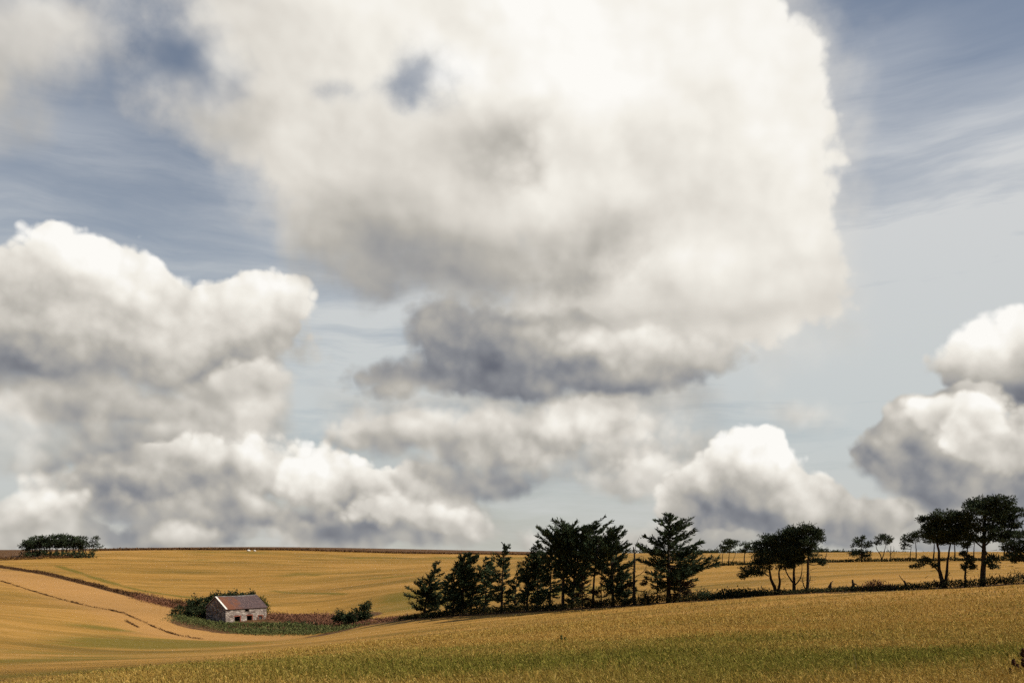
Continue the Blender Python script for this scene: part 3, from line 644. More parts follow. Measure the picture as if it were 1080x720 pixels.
# ------------------------------------------------------------------ the row of windswept spruces on the hedge bank
HY = hedge_Y
G1 = 'windswept conifers along the hedge bank'
def sp(px, dyp, toppx, toppy, **kw):
    """place by the column of the trunk, dyp metres beyond the hedge line, tip at (toppx, toppy)"""
    Y = HY(px) + dyp; b = at(px, Y); k = Y / F
    H = (CY - toppy) * k - b.z + 0.15
    return spruce(kw.pop('label'), px, Y, H, top=((toppx - px) * k, 0), group=G1, **kw)
sp(447, 0, 461, 593, label='low ragged conifer at the left end of the windswept row, its trunk bent over', seed=1, spread=3.2, base_r=.24, wind=.5, h0=.10,
   prof=[(0, .5, .6), (.15, .9, .7), (.35, 1.15, .95), (.55, .95, .75), (.7, .45, .5), (1, .08, .1)], leaders=((.35, -1.2, 7.0), (.5, 1.6, 6.6), (.25, 2.6, 4.2)), dens=1.25)
sp(478, -1, 480, 598, label='short dark conifer pressed against the left side of a taller windswept one', seed=2, spread=2.2, base_r=.2, h0=.14, prof=[(0, .5, .5), (.3, .9, .9), (.7, .7, .8), (1, .1, .1)], dens=1.2)
sp(488, 0, 490, 585, label='windswept conifer with its pointed top, second mass from the left end of the row', seed=3, spread=2.7, base_r=.26, wind=.5, h0=.12, prof=[(0, .4, .5), (.25, .7, .9), (.6, .75, 1.0), (.85, .5, .8), (1, .1, .15)], leaders=((.5, 2.4, 11.0), (.45, 1.2, 11.6)), dens=1.45)
sp(496, 1, 512, 589, label='slender conifer leaning right with brushed out tips, beside the pointed one', seed=4, spread=2.1, base_r=.2, wind=.8, h0=.16, prof=[(0, .6, .7), (.2, .7, .9), (.55, .7, 1.1), (.85, .5, .9), (1, .1, .3)], leaders=((.6, 3.6, 9.0),))
sp(529, 0, 532, 575, label='open twin tipped spruce with bare lower boughs on its left', seed=5, spread=3.0, base_r=.26, wind=.15, h0=.04, prof=[(0, .55, .5), (.15, .9, .7), (.3, .7, .7), (.42, 1.3, .8), (.5, .85, .75), (.6, 1.25, .7), (.75, .5, .5), (1, .08, .1)], leaders=((.66, 1.4, 12.2),), dens=.95, bare=.15)
sp(555, 0, 567, 572, label='thin spruce with a long whip leaning right, left of the dense clump', seed=6, spread=2.3, base_r=.22, wind=.6, h0=.12, prof=[(0, .3, .3), (.2, .6, .6), (.5, .9, .8), (.7, .8, .7), (.85, .3, .45), (1, .05, .1)], dens=1.35)
sp(566, 1.5, 570, 584, label='dense dark spruce filling the gap left of the tallest clump', seed=7, spread=2.5, base_r=.22, h0=.15, prof=[(0, .3, .3), (.25, .6, .7), (.6, 1.0, 1.0), (.85, .7, .8), (1, .2, .2)], dens=1.5)
sp(593.5, 0, 597, 555, label='broad topped conifer with a clear lower trunk in the middle of the row', seed=8, spread=3.8, base_r=.32, wind=.2, h0=.38, up=.45, prof=[(0, .2, .2), (.35, .25, .2), (.48, .95, .7), (.65, 1.0, .95), (.82, .85, .85), (.94, .6, .6), (1, .15, .15)], leaders=((.6, -2.4, 12.6), (.66, 1.5, 13.3)), dens=1.75)
sp(603, 1, 618, 556, label='tall conifer swept to the right behind the broad topped one', seed=9, spread=3.0, base_r=.28, wind=.6, h0=.06, up=.4, prof=[(0, .45, .45), (.2, .6, .65), (.45, .7, .7), (.62, .9, 1.0), (.8, .8, 1.1), (.92, .4, .9), (1, .1, .4)], leaders=((.62, 4.6, 11.0),), dens=1.6)
sp(625, 0, 632, 567, label='conifer on a bare straight pole of a trunk, right of the broad clump', seed=10, spread=2.7, base_r=.24, wind=.3, h0=.48, up=.3, prof=[(0, .1, .1), (.45, .1, .1), (.55, .8, .6), (.7, 1.0, 1.0), (.88, .7, .8), (1, .15, .2)], dens=1.7)
sp(634, -.5, 634, 596, label='small half dead spruce under the crowns, with brown needles', seed=11, spread=1.5, base_r=.13, h0=.08, prof=[(0, .7, .7), (.3, .9, .9), (1, .1, .1)], m=M_DEADN, dens=.8, bare=.3)
sp(614.5, -.6, 614, 608, label='small dead spruce with drooping twigs below the broad clump', seed=12, spread=1.4, base_r=.11, h0=.05, up=-.1, prof=[(0, .8, .8), (.3, 1, 1), (1, .15, .15)], m=M_DEADN, dens=.8, bare=.35)
sp(646.7, 0, 641.5, 558, label='pointed spruce leaning slightly left with upswept boughs on its right', seed=13, spread=3.2, base_r=.27, wind=.5, h0=.16, up=.45, prof=[(0, .3, .3), (.2, .5, .6), (.45, .85, .9), (.6, .85, 1.0), (.75, .45, .9), (.88, .3, .65), (1, .06, .08)], dens=1.6)
sp(656, .6, 656, 602, label='short bushy spruce at the foot of the pointed one', seed=14, spread=1.7, base_r=.14, h0=.05, prof=[(0, .6, .7), (.4, 1, 1.2), (.8, .6, .7), (1, .1, .1)], dens=1.5)
sp(705, 0, 705, 543, label='big dense spruce, the tallest conifer, with long boughs reaching right', seed=15, spread=4.6, base_r=.40, wind=.12, h0=.17, up=.18, prof=[(0, .1, .1), (.16, .4, .4), (.27, .62, .85), (.36, .78, 1.12), (.44, .85, 1.08), (.55, .82, .95), (.63, .80, .82), (.70, .45, .78), (.80, .50, .62), (.90, .30, .42), (1, .05, .08)], dens=1.7)
sp(693, -.4, 693, 604, label='thin young spruce with a bare stem just left of the tallest conifer', seed=16, spread=1.3, base_r=.13, h0=.35, prof=[(0, .3, .5), (.4, .9, 1), (1, .2, .2)], dens=.7, bare=.3)
sp(717, -.5, 718, 607, label='small cone shaped spruce at the right foot of the tallest conifer', seed=17, spread=1.9, base_r=.14, h0=.06, prof=[(0, .6, .6), (.2, .9, 1), (.55, .65, .75), (1, .08, .08)], m=M_DEADN, dens=1.1, bare=.15)
sp(471.5, .4, 473, 606, label='slim low conifer squeezed between the bent left end tree and the pressed one', seed=18, spread=1.8, base_r=.15, h0=.12, wind=.5, prof=[(0, .4, .5), (.35, .9, 1), (.75, .5, .7), (1, .1, .1)], dens=1.1)
sp(511, 1, 516, 600, label='ragged low conifer under the brushed out leaning one, left of the twin tipped spruce', seed=19, spread=2.2, base_r=.16, h0=.1, wind=.6, prof=[(0, .5, .5), (.35, .9, 1), (.75, .5, .8), (1, .1, .1)], dens=.9, bare=.2)
sp(543, .8, 547, 596, label='small ragged spruce right of the twin tipped one', seed=20, spread=1.8, base_r=.15, h0=.1, wind=.5, prof=[(0, .4, .5), (.35, .8, 1), (.75, .5, .7), (1, .1, .1)], dens=.9, bare=.2)
sp(580, .8, 583, 577, label='slender spruce filling behind the rounded dark bush, left of the broad topped conifer', seed=21, spread=2.0, base_r=.18, h0=.2, wind=.5, prof=[(0, .3, .3), (.35, .7, .9), (.75, .7, .8), (1, .1, .1)], dens=1.1)
# dead standing trunk
pine('dead bare tree with a thin forked tip between the conifers', 669, HY(669) - .3,
     [(.22, [(0, 0), (0, 25), (1, 50), (0, 62)]), (.05, [(0, 56), (2, 64), (5, 72)]), (.035, [(1, 55), (6, 60), (7, 63)]), (.05, [(1, 30), (10, 36), (16, 47)]), (.05, [(1, 36), (-6, 41), (-10, 40)]), (.04, [(0, 26), (9, 27), (16, 31)]), (.04, [(0, 44), (7, 52), (12, 50)]), (.04, [(0, 18), (9, 15), (14, 19)])],
     [(9, 24, 5, 2.2), (-4, 20, 4, 2)], seed=60, dens=.35, kind='dead_tree', twigs=10, group=None, m=M_DEADN)

# low bushes among the trunks
G2 = 'dark bushes between the conifer trunks'
shrub('bush', 'rounded dark bush at the foot of the row, under the thin whip topped spruce', 577, HY(577) - .6, [(-4, 8, 9, 7), (5, 5, 9, 5), (0, 13, 5, 5)], M_BUSH, seed=1, group=G2, leaf=.34)
shrub('bush', 'upright dark bush between the dead tree and the tallest conifer', 683, HY(683) - .4, [(0, 7, 6, 5), (1, 13, 4, 5), (-3, 4, 5, 4)], M_BUSH, seed=2, group=G2, leaf=.34)
shrub('bush', 'sprawling low bush under the leaning left end conifer', 462, HY(462) - .3, [(0, 3, 8, 3), (9, 2.5, 7, 2.5), (-9, 3, 5, 3)], M_BUSH, seed=3, group=G2, leaf=.32)
shrub('bush', 'tiny dark bush beyond the left end of the row', 438, HY(438) - .3, [(-1, 2.4, 3, 2.4), (3, 2.8, 2, 2.4)], M_BUSH, seed=4, group=G2, leaf=.25)
shrub('bush', 'smallest dark tuft of bush standing alone left of the row', 421.5, HY(421), [(0, 2.2, 1.7, 2.2)], M_BUSH, seed=5, group=G2, leaf=.25)

# ------------------------------------------------------------------ pines at the right on the same bank
G3 = 'umbrella pines along the hedge bank'
pine('leaning pine with a low leafy bough drooping on its left', 820.5, HY(820) + .2,
     [(.26, [(0, 0), (-4, 9), (-8, 20), (-9, 32)]), (.18, [(0, 3), (2, 14), (1, 24), (4, 36)]), (.07, [(-8, 20), (-16, 25), (-24, 26)])],
     [(-10, 40, 16, 10), (8, 44, 16, 12), (-16, 32, 10, 8), (-1, 53, 16, 10), (-12, 56, 10, 7), (14, 56, 12, 9), (6, 32, 10, 7), (-30, 25, 8, 6), (-35, 20, 5, 4), (-20, 24, 7, 5), (-22, 50, 8, 6), (18, 40, 9, 8)], seed=1, group=G3, dens=1.45, twigs=6)
pine('tall pine with forked stems standing between two others on the bank', 837.5, HY(837) + .6,
     [(.25, [(0, 0), (0, 10), (0, 24), (1, 40)]), (.11, [(0, 10), (-6, 18), (-11, 27), (-9, 34)]), (.09, [(1, 10), (6, 16), (8, 24), (8, 31)])],
     [(0, 58, 13, 10), (-5, 46, 12, 9), (7, 46, 11, 9), (2, 66, 12, 7), (-2, 36, 9, 7), (8, 36, 6, 6), (-8, 62, 8, 7)], seed=2, group=G3, dens=1.45, twigs=6)
pine('slim pine on a straight stem, right of the forked pine', 851, HY(851) + .2,
     [(.22, [(0, 0), (1, 16), (1, 36), (3, 52)]), (.08, [(-1, 4), (-4, 11), (-4, 20)]), (.05, [(1, 10), (4, 16), (3, 22)])],
     [(4, 62, 11, 8), (10, 66, 8, 6), (14, 57, 6, 5), (-2, 68, 9, 6), (6, 48, 8, 6), (10, 36, 5, 5), (0, 53, 9, 6), (16, 33, 3, 3), (3, 42, 6, 4)], seed=3, group=G3, dens=1.45, twigs=14)
pine('spreading pine with twin crooked stems and a low tuft out to the left', 996.6, HY(996) + .2,
     [(.27, [(0, 0), (-4, 13), (-6, 24), (-6, 40), (-9, 52)]), (.2, [(0, 4), (2, 15), (3, 26), (5, 40), (8, 52)]), (.08, [(-4, 15), (-12, 25), (-20, 27)])],
     [(-8, 64, 16, 10), (6, 68, 14, 9), (-5, 75, 15, 7), (-18, 58, 11, 9), (10, 56, 13, 9), (18, 65, 9, 7), (-2, 52, 14, 8), (-30, 24, 6, 3), (-20, 27, 5, 4), (-14, 24, 4, 3.5), (-20, 32, 5, 3), (-20, 72, 7, 6), (12, 76, 9, 6)], seed=4, group=G3, dens=1.45, twigs=10)
pine('thin young pine with a few needle tufts between the two largest pines', 1018.5, HY(1018),
     [(.14, [(0, 0), (0, 16), (1, 30), (2, 44)])], [(3, 27, 4, 3), (7, 22, 3, 2.6), (-1, 22, 3, 3), (2, 32, 4, 3), (3, 44, 6, 4), (-2, 36, 3.4, 2.4)], seed=5, group=G3, dens=1.45, twigs=8)
pine('largest pine, flat layered crown reaching the right edge of the view', 1036.5, HY(1036) + .4,
     [(.34, [(0, 0), (1, 18), (2, 40), (3, 62), (4, 80)]), (.1, [(3, 44), (14, 54), (24, 58)]), (.1, [(3, 40), (-8, 50), (-14, 60)])],
     [(2, 86, 16, 8), (14, 89, 14, 7), (-8, 80, 14, 8), (26, 82, 12, 7), (-16, 72, 11, 8), (6, 74, 16, 8), (22, 70, 14, 5), (32, 64, 12, 4), (-8, 62, 14, 8), (10, 60, 14, 6), (24, 54, 14, 4.5), (-16, 54, 11, 7), (36, 55, 8, 4), (34, 76, 9, 6), (4, 50, 12, 5), (8, 26, 6, 4), (15, 22, 6, 3), (11, 31, 5, 4)], seed=6, group=G3, dens=1.45, twigs=10, tuft=.32)
pine('low pine half cut by the right edge, its dark boughs hanging down', 1082, HY(1080),
     [(.24, [(0, 0), (1, 14), (2, 28), (1, 40)]), (.09, [(0, 4), (-7, 9), (-12, 8)]), (.09, [(1, 20), (-12, 30), (-16, 36)])],
     [(-6, 38, 11, 7), (-14, 30, 8, 5), (2, 46, 12, 8), (-16, 40, 7, 6), (8, 34, 11, 7), (-4, 27, 7, 4), (-11, 24, 5, 3), (12, 44, 12, 9)], seed=7, group=G3, dens=1.45, twigs=8)
# dead stumps
G4 = 'dead stumps in the hedge bank'
pine('short dead stump with a branch slanting up to the right, beside the slim pine', 873.5, HY(873) - .2, [(.24, [(0, 0), (1.8, 5.5), (2.4, 11.5)]), (.1, [(1.4, 5.5), (4.5, 9.5), (8, 12.5)])], [], seed=61, kind='dead_stump', twigs=4, group=G4, cat='stump')
pine('blunt dead stump with a hooked twig, alone in the hedge between the pine groups', 900, HY(900) - .2, [(.26, [(0, 0), (0, 6.5), (-1, 13)]), (.09, [(0, 9), (2.6, 8), (4.4, 5.5)])], [], seed=62, kind='dead_stump', twigs=4, group=G4, cat='stump')
pine('dead stump with one long bare twig raised to the left', 956.5, HY(956) - .2, [(.25, [(0, 0), (.3, 5), (0, 10)]), (.08, [(0, 5), (-3, 10), (-7, 16)]), (.06, [(0, 8), (2, 8.5), (3, 6.5)])], [], seed=63, kind='dead_stump', twigs=2, group=G4, cat='stump')
pine('dead branching stump leaning left beside the twin stemmed pine', 994, HY(994) - .7, [(.13, [(0, 0), (-4, 5), (-10, 10)]), (.07, [(0, 2), (6, 13), (9, 18)])], [], seed=64, kind='dead_stump', twigs=5, group=G4, cat='stump')

# ------------------------------------------------------------------ trees on the second hedge, far plateau
def hedge2_Y(px): return float(np.interp(px, [700, 760, 900, 1080, 1200], [312, 310, 310, 310, 308]))
G5 = 'distant pines on the second hedge'
def p2(label, px, stems, clumps, seed, dy=0, **kw):
    return pine(label, px, hedge2_Y(px) + dy, stems, clumps, seed=seed, group=kw.pop('group', G5), tuft=.6, dens=.5, **kw)
p2('distant round headed pine with several bare stems, left of the leaning pine', 768, [(.16, [(0, 0), (1, 8), (2, 15)]), (.13, [(-6, 0), (-6, 10), (-4, 16)]), (.1, [(2, 1), (6, 8), (8, 14)])], [(0, 21, 9, 5), (-6, 18, 6, 4), (5, 24, 6, 4), (-1, 25, 6, 3)], 20)
p2('distant pine half hidden behind the leaning pine', 785, [(.2, [(0, 0), (0, 8), (1, 16)])], [(1, 20, 6, 4), (-2, 16, 4, 3), (4, 17, 5, 4)], 21)
p2('distant dark pine with foliage nearly to the ground, left of the forked one', 908.5, [(.2, [(0, 0), (0, 10), (0, 20)])], [(-2, 23, 7, 3.5), (4, 18, 7, 4), (-6, 18, 5, 3), (-8, 8, 6, 4), (6, 7, 6, 4), (0, 10, 8, 4), (1, 26, 4, 2)], 22)
p2('distant pine with a light forked stem and flat dark top', 930, [(.15, [(0, 0), (-1, 7), (-5, 14), (-6, 20)]), (.15, [(0, 2), (2, 9), (4, 18)])], [(1, 24, 9, 3.5), (-5, 20, 5, 2.6), (7, 21, 5, 3), (2, 27, 6, 2)], 23)
p2('distant leafless grey tree right of the flat topped pine', 939.5, [(.13, [(0, 0), (0, 8), (1, 17)]), (.06, [(0, 8), (-4, 13), (-5, 16)]), (.06, [(0, 8), (3, 12), (4, 17)])], [], 24, kind='bare_tree', bark=M_GREYW, twigs=14, group=None)
p2('distant leafless thin tree right of the slim pine, in the second hedge', 870, [(.13, [(0, 0), (0, 6), (.5, 11)]), (.06, [(0, 4), (-3, 8), (-3.5, 11)]), (.06, [(0, 4), (3, 8), (3, 10)])], [], 25, kind='bare_tree', bark=M_GREYW, twigs=8, group=None)
p2('distant pine leaning out to the left from behind the twin stemmed pine', 966, [(.2, [(0, 0), (0, 10), (-1, 20)]), (.14, [(-6, 0), (-6, 9), (-5, 16)])], [(-3, 24, 10, 6), (-9, 20, 6, 5), (4, 28, 8, 5), (-12, 15, 4, 3)], 26)
p2('distant pine seen through the stems of the twin stemmed pine', 984, [(.24, [(0, 0), (1, 10), (1, 22)])], [(2, 26, 9, 6), (-4, 22, 7, 5)], 27)
p2('distant pine seen just left of the thin young pine', 1007, [(.24, [(0, 0), (0, 10), (-1, 22)])], [(0, 25, 9, 6), (5, 20, 6, 4)], 28)
p2('distant pine seen between the thin young pine and the largest pine', 1027, [(.2, [(0, 0), (0, 10), (1, 20)])], [(0, 24, 8, 5), (-4, 20, 5, 4)], 29)
p2('distant pine seen under the right boughs of the largest pine', 1058, [(.22, [(0, 0), (1, 10), (0, 20)])], [(0, 24, 9, 5), (6, 20, 6, 4)], 30)

# far line of bushes on the plateau edge
G6 = 'far bushes along the plateau edge'
for i, (px, w_, h_, lab) in enumerate([(743, 5, 3.0, 'far dark bush touching the right boughs of the tallest conifer'), (752.5, 4.2, 3.6, 'far dark bush on the skyline left of the distant round headed pine'),
        (868, 8, 5.5, 'far dark thicket on the skyline right of the slim pine'), (882, 5, 2.8, 'far low bush on the skyline, left of the forked distant pine'), (889, 3, 2.6, 'smallest far bush on the skyline between thicket and distant pines')]):
    shrub('far_bush', lab, px, 676, [(-w_ * .3, h_ * .35, w_ * .7, h_ * .5), (w_ * .4, h_ * .3, w_ * .6, h_ * .45), (0, h_ * .5, w_ * .6, h_ * .5)], M_BUSH, leaf=1.0, seed=40 + i, group=G6, stem=False, sink=.2)

# ------------------------------------------------------------------ pine clump on the left hilltop
G7 = 'pines of the hilltop clump'
CL = 'tall pine in the dense dark clump on the left hilltop'
for i, (px, dY, H, wd) in enumerate([(29, 0, 17, 6.5), (35, 4, 20, 7), (41, -3, 22, 7), (47, 3, 21, 7), (53, -4, 22.5, 7), (59, 2, 23, 7), (65, -2, 23.5, 7.5), (71, 5, 22.5, 7), (77, -3, 22, 7), (83, 2, 21.5, 6.5), (88, -2, 21, 5)]):
    lab = CL if i not in (0, 10) else ('leftmost pine of the dark hilltop clump, lower than the rest' if i == 0 else 'last tall pine at the right end of the dense hilltop clump')
    r_ = random.Random(i)
    pine(lab, px, 478 + dY, [(.3, [(0, 0), (r_.uniform(-1, 1), H * .4), (r_.uniform(-1.5, 1.5), H * .7)]), (.2, [(.5, 0), (2.4, H * .35), (3.2, H * .6)])],
         [(0, H * .76, wd * 1.1, H * .22), (-wd * .5, H * .62, wd * .8, H * .19), (wd * .5, H * .64, wd * .8, H * .19), (r_.uniform(-2, 2), H * .90, wd * .6, H * .1), (0, H * .50, wd * .95, H * .17), (r_.uniform(-3, 3), H * .42, wd * .6, H * .10)],
         seed=70 + i, group=G7, tuft=.85, dens=.24, twigs=4)
pine('small separate pine with open crown, right of the hilltop clump', 98.5, 476, [(.26, [(0, 0), (0, 8), (1, 14)]), (.15, [(-4, 0), (-4, 5), (-3, 10)])],
     [(2, 17, 4.5, 4), (-1, 12, 4, 3), (4, 11, 4.5, 3), (-5, 11, 4, 2.5), (3, 6.5, 4, 1.6), (2.5, 20, 2.6, 2)], seed=90, tuft=.7, dens=.28, twigs=6)
shrub('bush', 'low dark bushes spreading under the hilltop pines', 78, 468, [(-14, 2.2, 12, 2.2), (0, 2.6, 12, 2.8), (12, 2.2, 10, 2.4)], M_BUSH, leaf=.9, seed=50, stem=False)
shrub('bush', 'thin dark bush at the left foot of the hilltop pines', 40, 474, [(-8, 2.2, 14, 2), (10, 2.4, 12, 2.4)], M_BUSH, leaf=.9, seed=51, stem=False)

# ------------------------------------------------------------------ hedges and rough strips
def hl(a, b, dY=0, n=24): return [pxy(p, hedge_Y(p) + dY) for p in np.linspace(a, b, n)]
strip('hedge', 'low dark weedy hedge running under the conifers and pines', hl(424, 1140), 1.3, lambda u: np.interp(u, [0, .1, .4, .46, .56, .61, .66, .76, .82, 1], [.7, 1.3, 1.3, 1.6, 1.5, .8, .65, .65, 1.1, 1.7]), M_HGRASS, 190, .42, cat='hedge', seed=1, wmul=.14)
strip('bracken', 'brown dead bracken mound in the hedge between two stumps', hl(908, 945, .2), .9, lambda u: 1.6 * np.sin(np.clip(u, 0.02, .98) * math.pi) + .3, M_BRACK, 260, .3, cat='bracken', seed=2)
strip('nettle_bed', 'dark green nettle bed in the hedge right of the tallest conifer', hl(735, 806, -.2), 1.0, lambda u: 1.5 + .3 * np.sin(u * 20), M_BUSH, 230, .36, cat='nettles', seed=3)
strip('hedge', 'second thin hedge far across the plateau field', [pxy(p, hedge2_Y(p)) for p in np.linspace(752, 1200, 30)], 1.2, lambda u: .9 + .4 * np.sin(u * 31) ** 2, M_HGRASS, 60, .6, cat='hedge', seed=4)
strip('hedge', 'dark farthest hedge along the skyline of the plateau', [pxy(p, 674) for p in np.linspace(640, 1250, 20)], 2.0, lambda u: 1.6 + 1.0 * np.sin(u * 47) ** 2, M_BUSH, 22, 1.2, cat='hedge', seed=5)
strip('hedge', 'ragged brown hedge slanting down the left hillside to the barn', DIAG, 1.15, lambda u: np.interp(u, [0, .3, .7, .9, 1], [.55, .7, 1.15, 1.6, 1.7]) * (.8 + .5 * np.sin(u * 57) * np.sin(u * 23)), M_HEATH, 75, .46, cat='hedge', seed=6)
strip('hedge', 'thin brown hedge along the crest of the hill', [pxy(p, 537 + np.clip((p - 105) / 14, 0, 40)) for p in np.linspace(92, 560, 30)], 2.0, lambda u: np.interp(u, [0, .5, 1], [1.2, .8, .3]), M_HEATH, 26, .9, cat='hedge', seed=7)
strip('hedge', 'dark red hedge at the foot of the hilltop pines', [pxy(p, np.interp(p, [-40, 10, 62, 95], [445, 452, 462, 470])) for p in np.linspace(-40, 92, 14)], 1.6, lambda u: 1.5 + .4 * np.sin(u * 30), M_HEATH, 40, .7, cat='hedge', seed=8)
strip('weeds', None, RUT, .2, lambda u: .26 + .2 * np.sin(u * 71) ** 2, M_HEATH, 60, .24, kind='stuff', seed=9, keep=lambda u, r: r < np.clip(.35 + .35 * np.sin(u * 37) + .3 * np.sin(u * 91 + 1) + .2 * np.sin(u * 211), .22, 1))
strip('weeds', None, [pxy(132, 222), pxy(146, 212)], .2, lambda u: .35 + 0 * u, M_HEATH, 24, .28, kind='stuff', seed=10)

# ------------------------------------------------------------------ the derelict stone barn in the hollow
def stone_mat(t, p, o):
    tc_ = t.new('ShaderNodeTexCoord').outputs['Object']
    mp = t.new('ShaderNodeMapping'); t.links.new(tc_, mp.inputs[0]); mp.inputs['Scale'].default_value = (1.35, 1.35, 2.5)
    v = t.new('ShaderNodeTexVoronoi'); v.feature = 'F1'; t.links.new(mp.outputs[0], v.inputs['Vector']); v.inputs['Scale'].default_value = 1.0
    e = t.new('ShaderNodeTexVoronoi'); e.feature = 'DISTANCE_TO_EDGE'; t.links.new(mp.outputs[0], e.inputs['Vector']); e.inputs['Scale'].default_value = 1.0
    bw = t.m('MULTIPLY', t.v('DOT_PRODUCT', v.outputs['Color'], (0.5, 0.3, 0.2)), 1.0)
    n = t.noise(tc_, 0.8, 5, 0.6).outputs['Fac']
    c = t.ramp(t.m('ADD', t.m('MULTIPLY', bw, 0.85), t.m('MULTIPLY', n, 0.3)), [(0.25, (0.10, 0.080, 0.073)), (0.45, (0.21, 0.172, 0.157)), (0.62, (0.31, 0.262, 0.238)), (0.8, (0.42, 0.37, 0.335))])
    c = t.mixc(t.rng(e.outputs['Distance'], 0.0, 0.12, 0.8, 0.0), c, (0.16, 0.125, 0.11, 1))
    t.links.new(c, p.inputs['Base Color']); bump(t, p, t.rng(e.outputs['Distance'], 0.0, 0.16), 0.9, 0.05)
def slate_mat(t, p, o):
    tc_ = t.new('ShaderNodeTexCoord').outputs['Object']
    br = t.new('ShaderNodeTexBrick'); t.links.new(tc_, br.inputs['Vector']); br.inputs['Scale'].default_value = 1.0
    br.inputs['Brick Width'].default_value = 0.42; br.inputs['Row Height'].default_value = 0.26; br.inputs['Mortar Size'].default_value = 0.018
    br.inputs['Color1'].default_value = (0.085, 0.062, 0.066, 1); br.inputs['Color2'].default_value = (0.135, 0.092, 0.092, 1); br.inputs['Mortar'].default_value = (0.03, 0.022, 0.024, 1)
    sx_ = t.new('ShaderNodeSeparateXYZ'); t.links.new(tc_, sx_.inputs[0])
    n = t.noise(tc_, 0.45, 5, 0.65).outputs['Fac']
    rust = t.m('ADD', t.rng(sx_.outputs[0], 1.0, 8.5, 0.55, -0.12), t.m('MULTIPLY', t.m('SUBTRACT', n, 0.5), 1.5))
    c = t.mixc(t.rng(rust, 0.05, 0.5, 0, 0.85), br.outputs['Color'], (0.165, 0.066, 0.036, 1))
    n2 = t.noise(tc_, 1.6, 4, 0.6).outputs['Fac']
    c = t.mixc(t.rng(n2, 0.66, 0.78, 0, 0.6), c, (0.28, 0.24, 0.20, 1))
    t.links.new(c, p.inputs['Base Color']); p.inputs['Roughness'].default_value = 0.7
    bump(t, p, br.outputs['Fac'], -0.5, 0.03)
def flat_mat(name, c1, c2, sc=3.0):
    def b(t, p, o):
        n = t.noise(t.new('ShaderNodeTexCoord').outputs['Object'], sc, 5, 0.65).outputs['Fac']
        t.links.new(t.mixc(t.rng(n, 0.3, 0.7), (*c1, 1), (*c2, 1)), p.inputs['Base Color'])
    return mat(name, b)
M_STONE = mat('rubble stone', stone_mat); M_SLATE = mat('rusty slate', slate_mat)
M_BRICK = flat_mat('red brick', (0.17, 0.055, 0.040), (0.29, 0.105, 0.075), 6)
M_WHITE = flat_mat('weathered white verge', (0.58, 0.56, 0.52), (0.82, 0.80, 0.76), 2)
M_RIDGE = flat_mat('grey ridge tile', (0.10, 0.08, 0.08), (0.24, 0.23, 0.23), 1.2)
M_TIMB = flat_mat('old timber', (0.05, 0.035, 0.028), (0.11, 0.08, 0.06), 4)
M_PANE = flat_mat('dusty pane', (0.05, 0.055, 0.06), (0.14, 0.145, 0.15), 5)
def boxes(name, lst, m_, parent):
    V, Fc = [], []
    for (x0, x1, y0, y1, z0, z1) in lst:
        i = len(V)
        V += [(x, y, z) for z in (z0, z1) for (x, y) in ((x0, y0), (x1, y0), (x1, y1), (x0, y1))]
        Fc += [(i + 3, i + 2, i + 1, i), (i + 4, i + 5, i + 6, i + 7), (i, i + 1, i + 5, i + 4), (i + 1, i + 2, i + 6, i + 5), (i + 2, i + 3, i + 7, i + 6), (i + 3, i, i + 4, i + 7)]
    return mesh_obj(name, V, Fc, m_, parent)
BL, BW, BE, BR, TH = 12.0, 7.5, 3.9, 6.5, 0.45
b0 = xyz(238, 659.5, 233); barn = thing('stone_barn', 'derelict rubble stone barn with rusty slate roof and dark doorways in the hollow', 'barn', (b0[0], b0[1], b0[2]))
barn.rotation_euler = (0, 0, math.atan2(0.8, 0.6))
OPEN = [(2.55, 4.15, 0.0, 2.0), (6.1, 7.65, 0.0, 2.05), (9.55, 10.65, 0.95, 1.85), (5.55, 6.75, 3.05, 3.72)]
xs_ = sorted({0.0, BL} | {o_[0] for o_ in OPEN} | {o_[1] for o_ in OPEN}); zs_ = sorted({-1.5, BE} | {o_[2] for o_ in OPEN} | {o_[3] for o_ in OPEN})
V, Fc, vid = [], [], {}
def vt(x, y, z):
    k_ = (round(x, 4), round(y, 4), round(z, 4))
    if k_ not in vid: vid[k_] = len(V); V.append(k_)
    return vid[k_]
def solid(i, j):
    if i < 0 or j < 0 or i >= len(xs_) - 1 or j >= len(zs_) - 1: return False
    cx_, cz_ = (xs_[i] + xs_[i + 1]) / 2, (zs_[j] + zs_[j + 1]) / 2
    return not any(a < cx_ < b and c < cz_ < d for a, b, c, d in OPEN)
for i in range(len(xs_) - 1):
    for j in range(len(zs_) - 1):
        if not solid(i, j): continue
        xa, xb, za, zb = xs_[i], xs_[i + 1], zs_[j], zs_[j + 1]
        Fc.append((vt(xa, 0, za), vt(xb, 0, za), vt(xb, 0, zb), vt(xa, 0, zb)))
        Fc.append((vt(xa, TH, zb), vt(xb, TH, zb), vt(xb, TH, za), vt(xa, TH, za)))
        if not solid(i - 1, j): Fc.append((vt(xa, 0, za), vt(xa, 0, zb), vt(xa, TH, zb), vt(xa, TH, za)))
        if not solid(i + 1, j): Fc.append((vt(xb, 0, za), vt(xb, TH, za), vt(xb, TH, zb), vt(xb, 0, zb)))
        if not solid(i, j - 1): Fc.append((vt(xa, 0, za), vt(xa, TH, za), vt(xb, TH, za), vt(xb, 0, za)))
        if not solid(i, j + 1): Fc.append((vt(xa, 0, zb), vt(xb, 0, zb), vt(xb, TH, zb), vt(xa, TH, zb)))
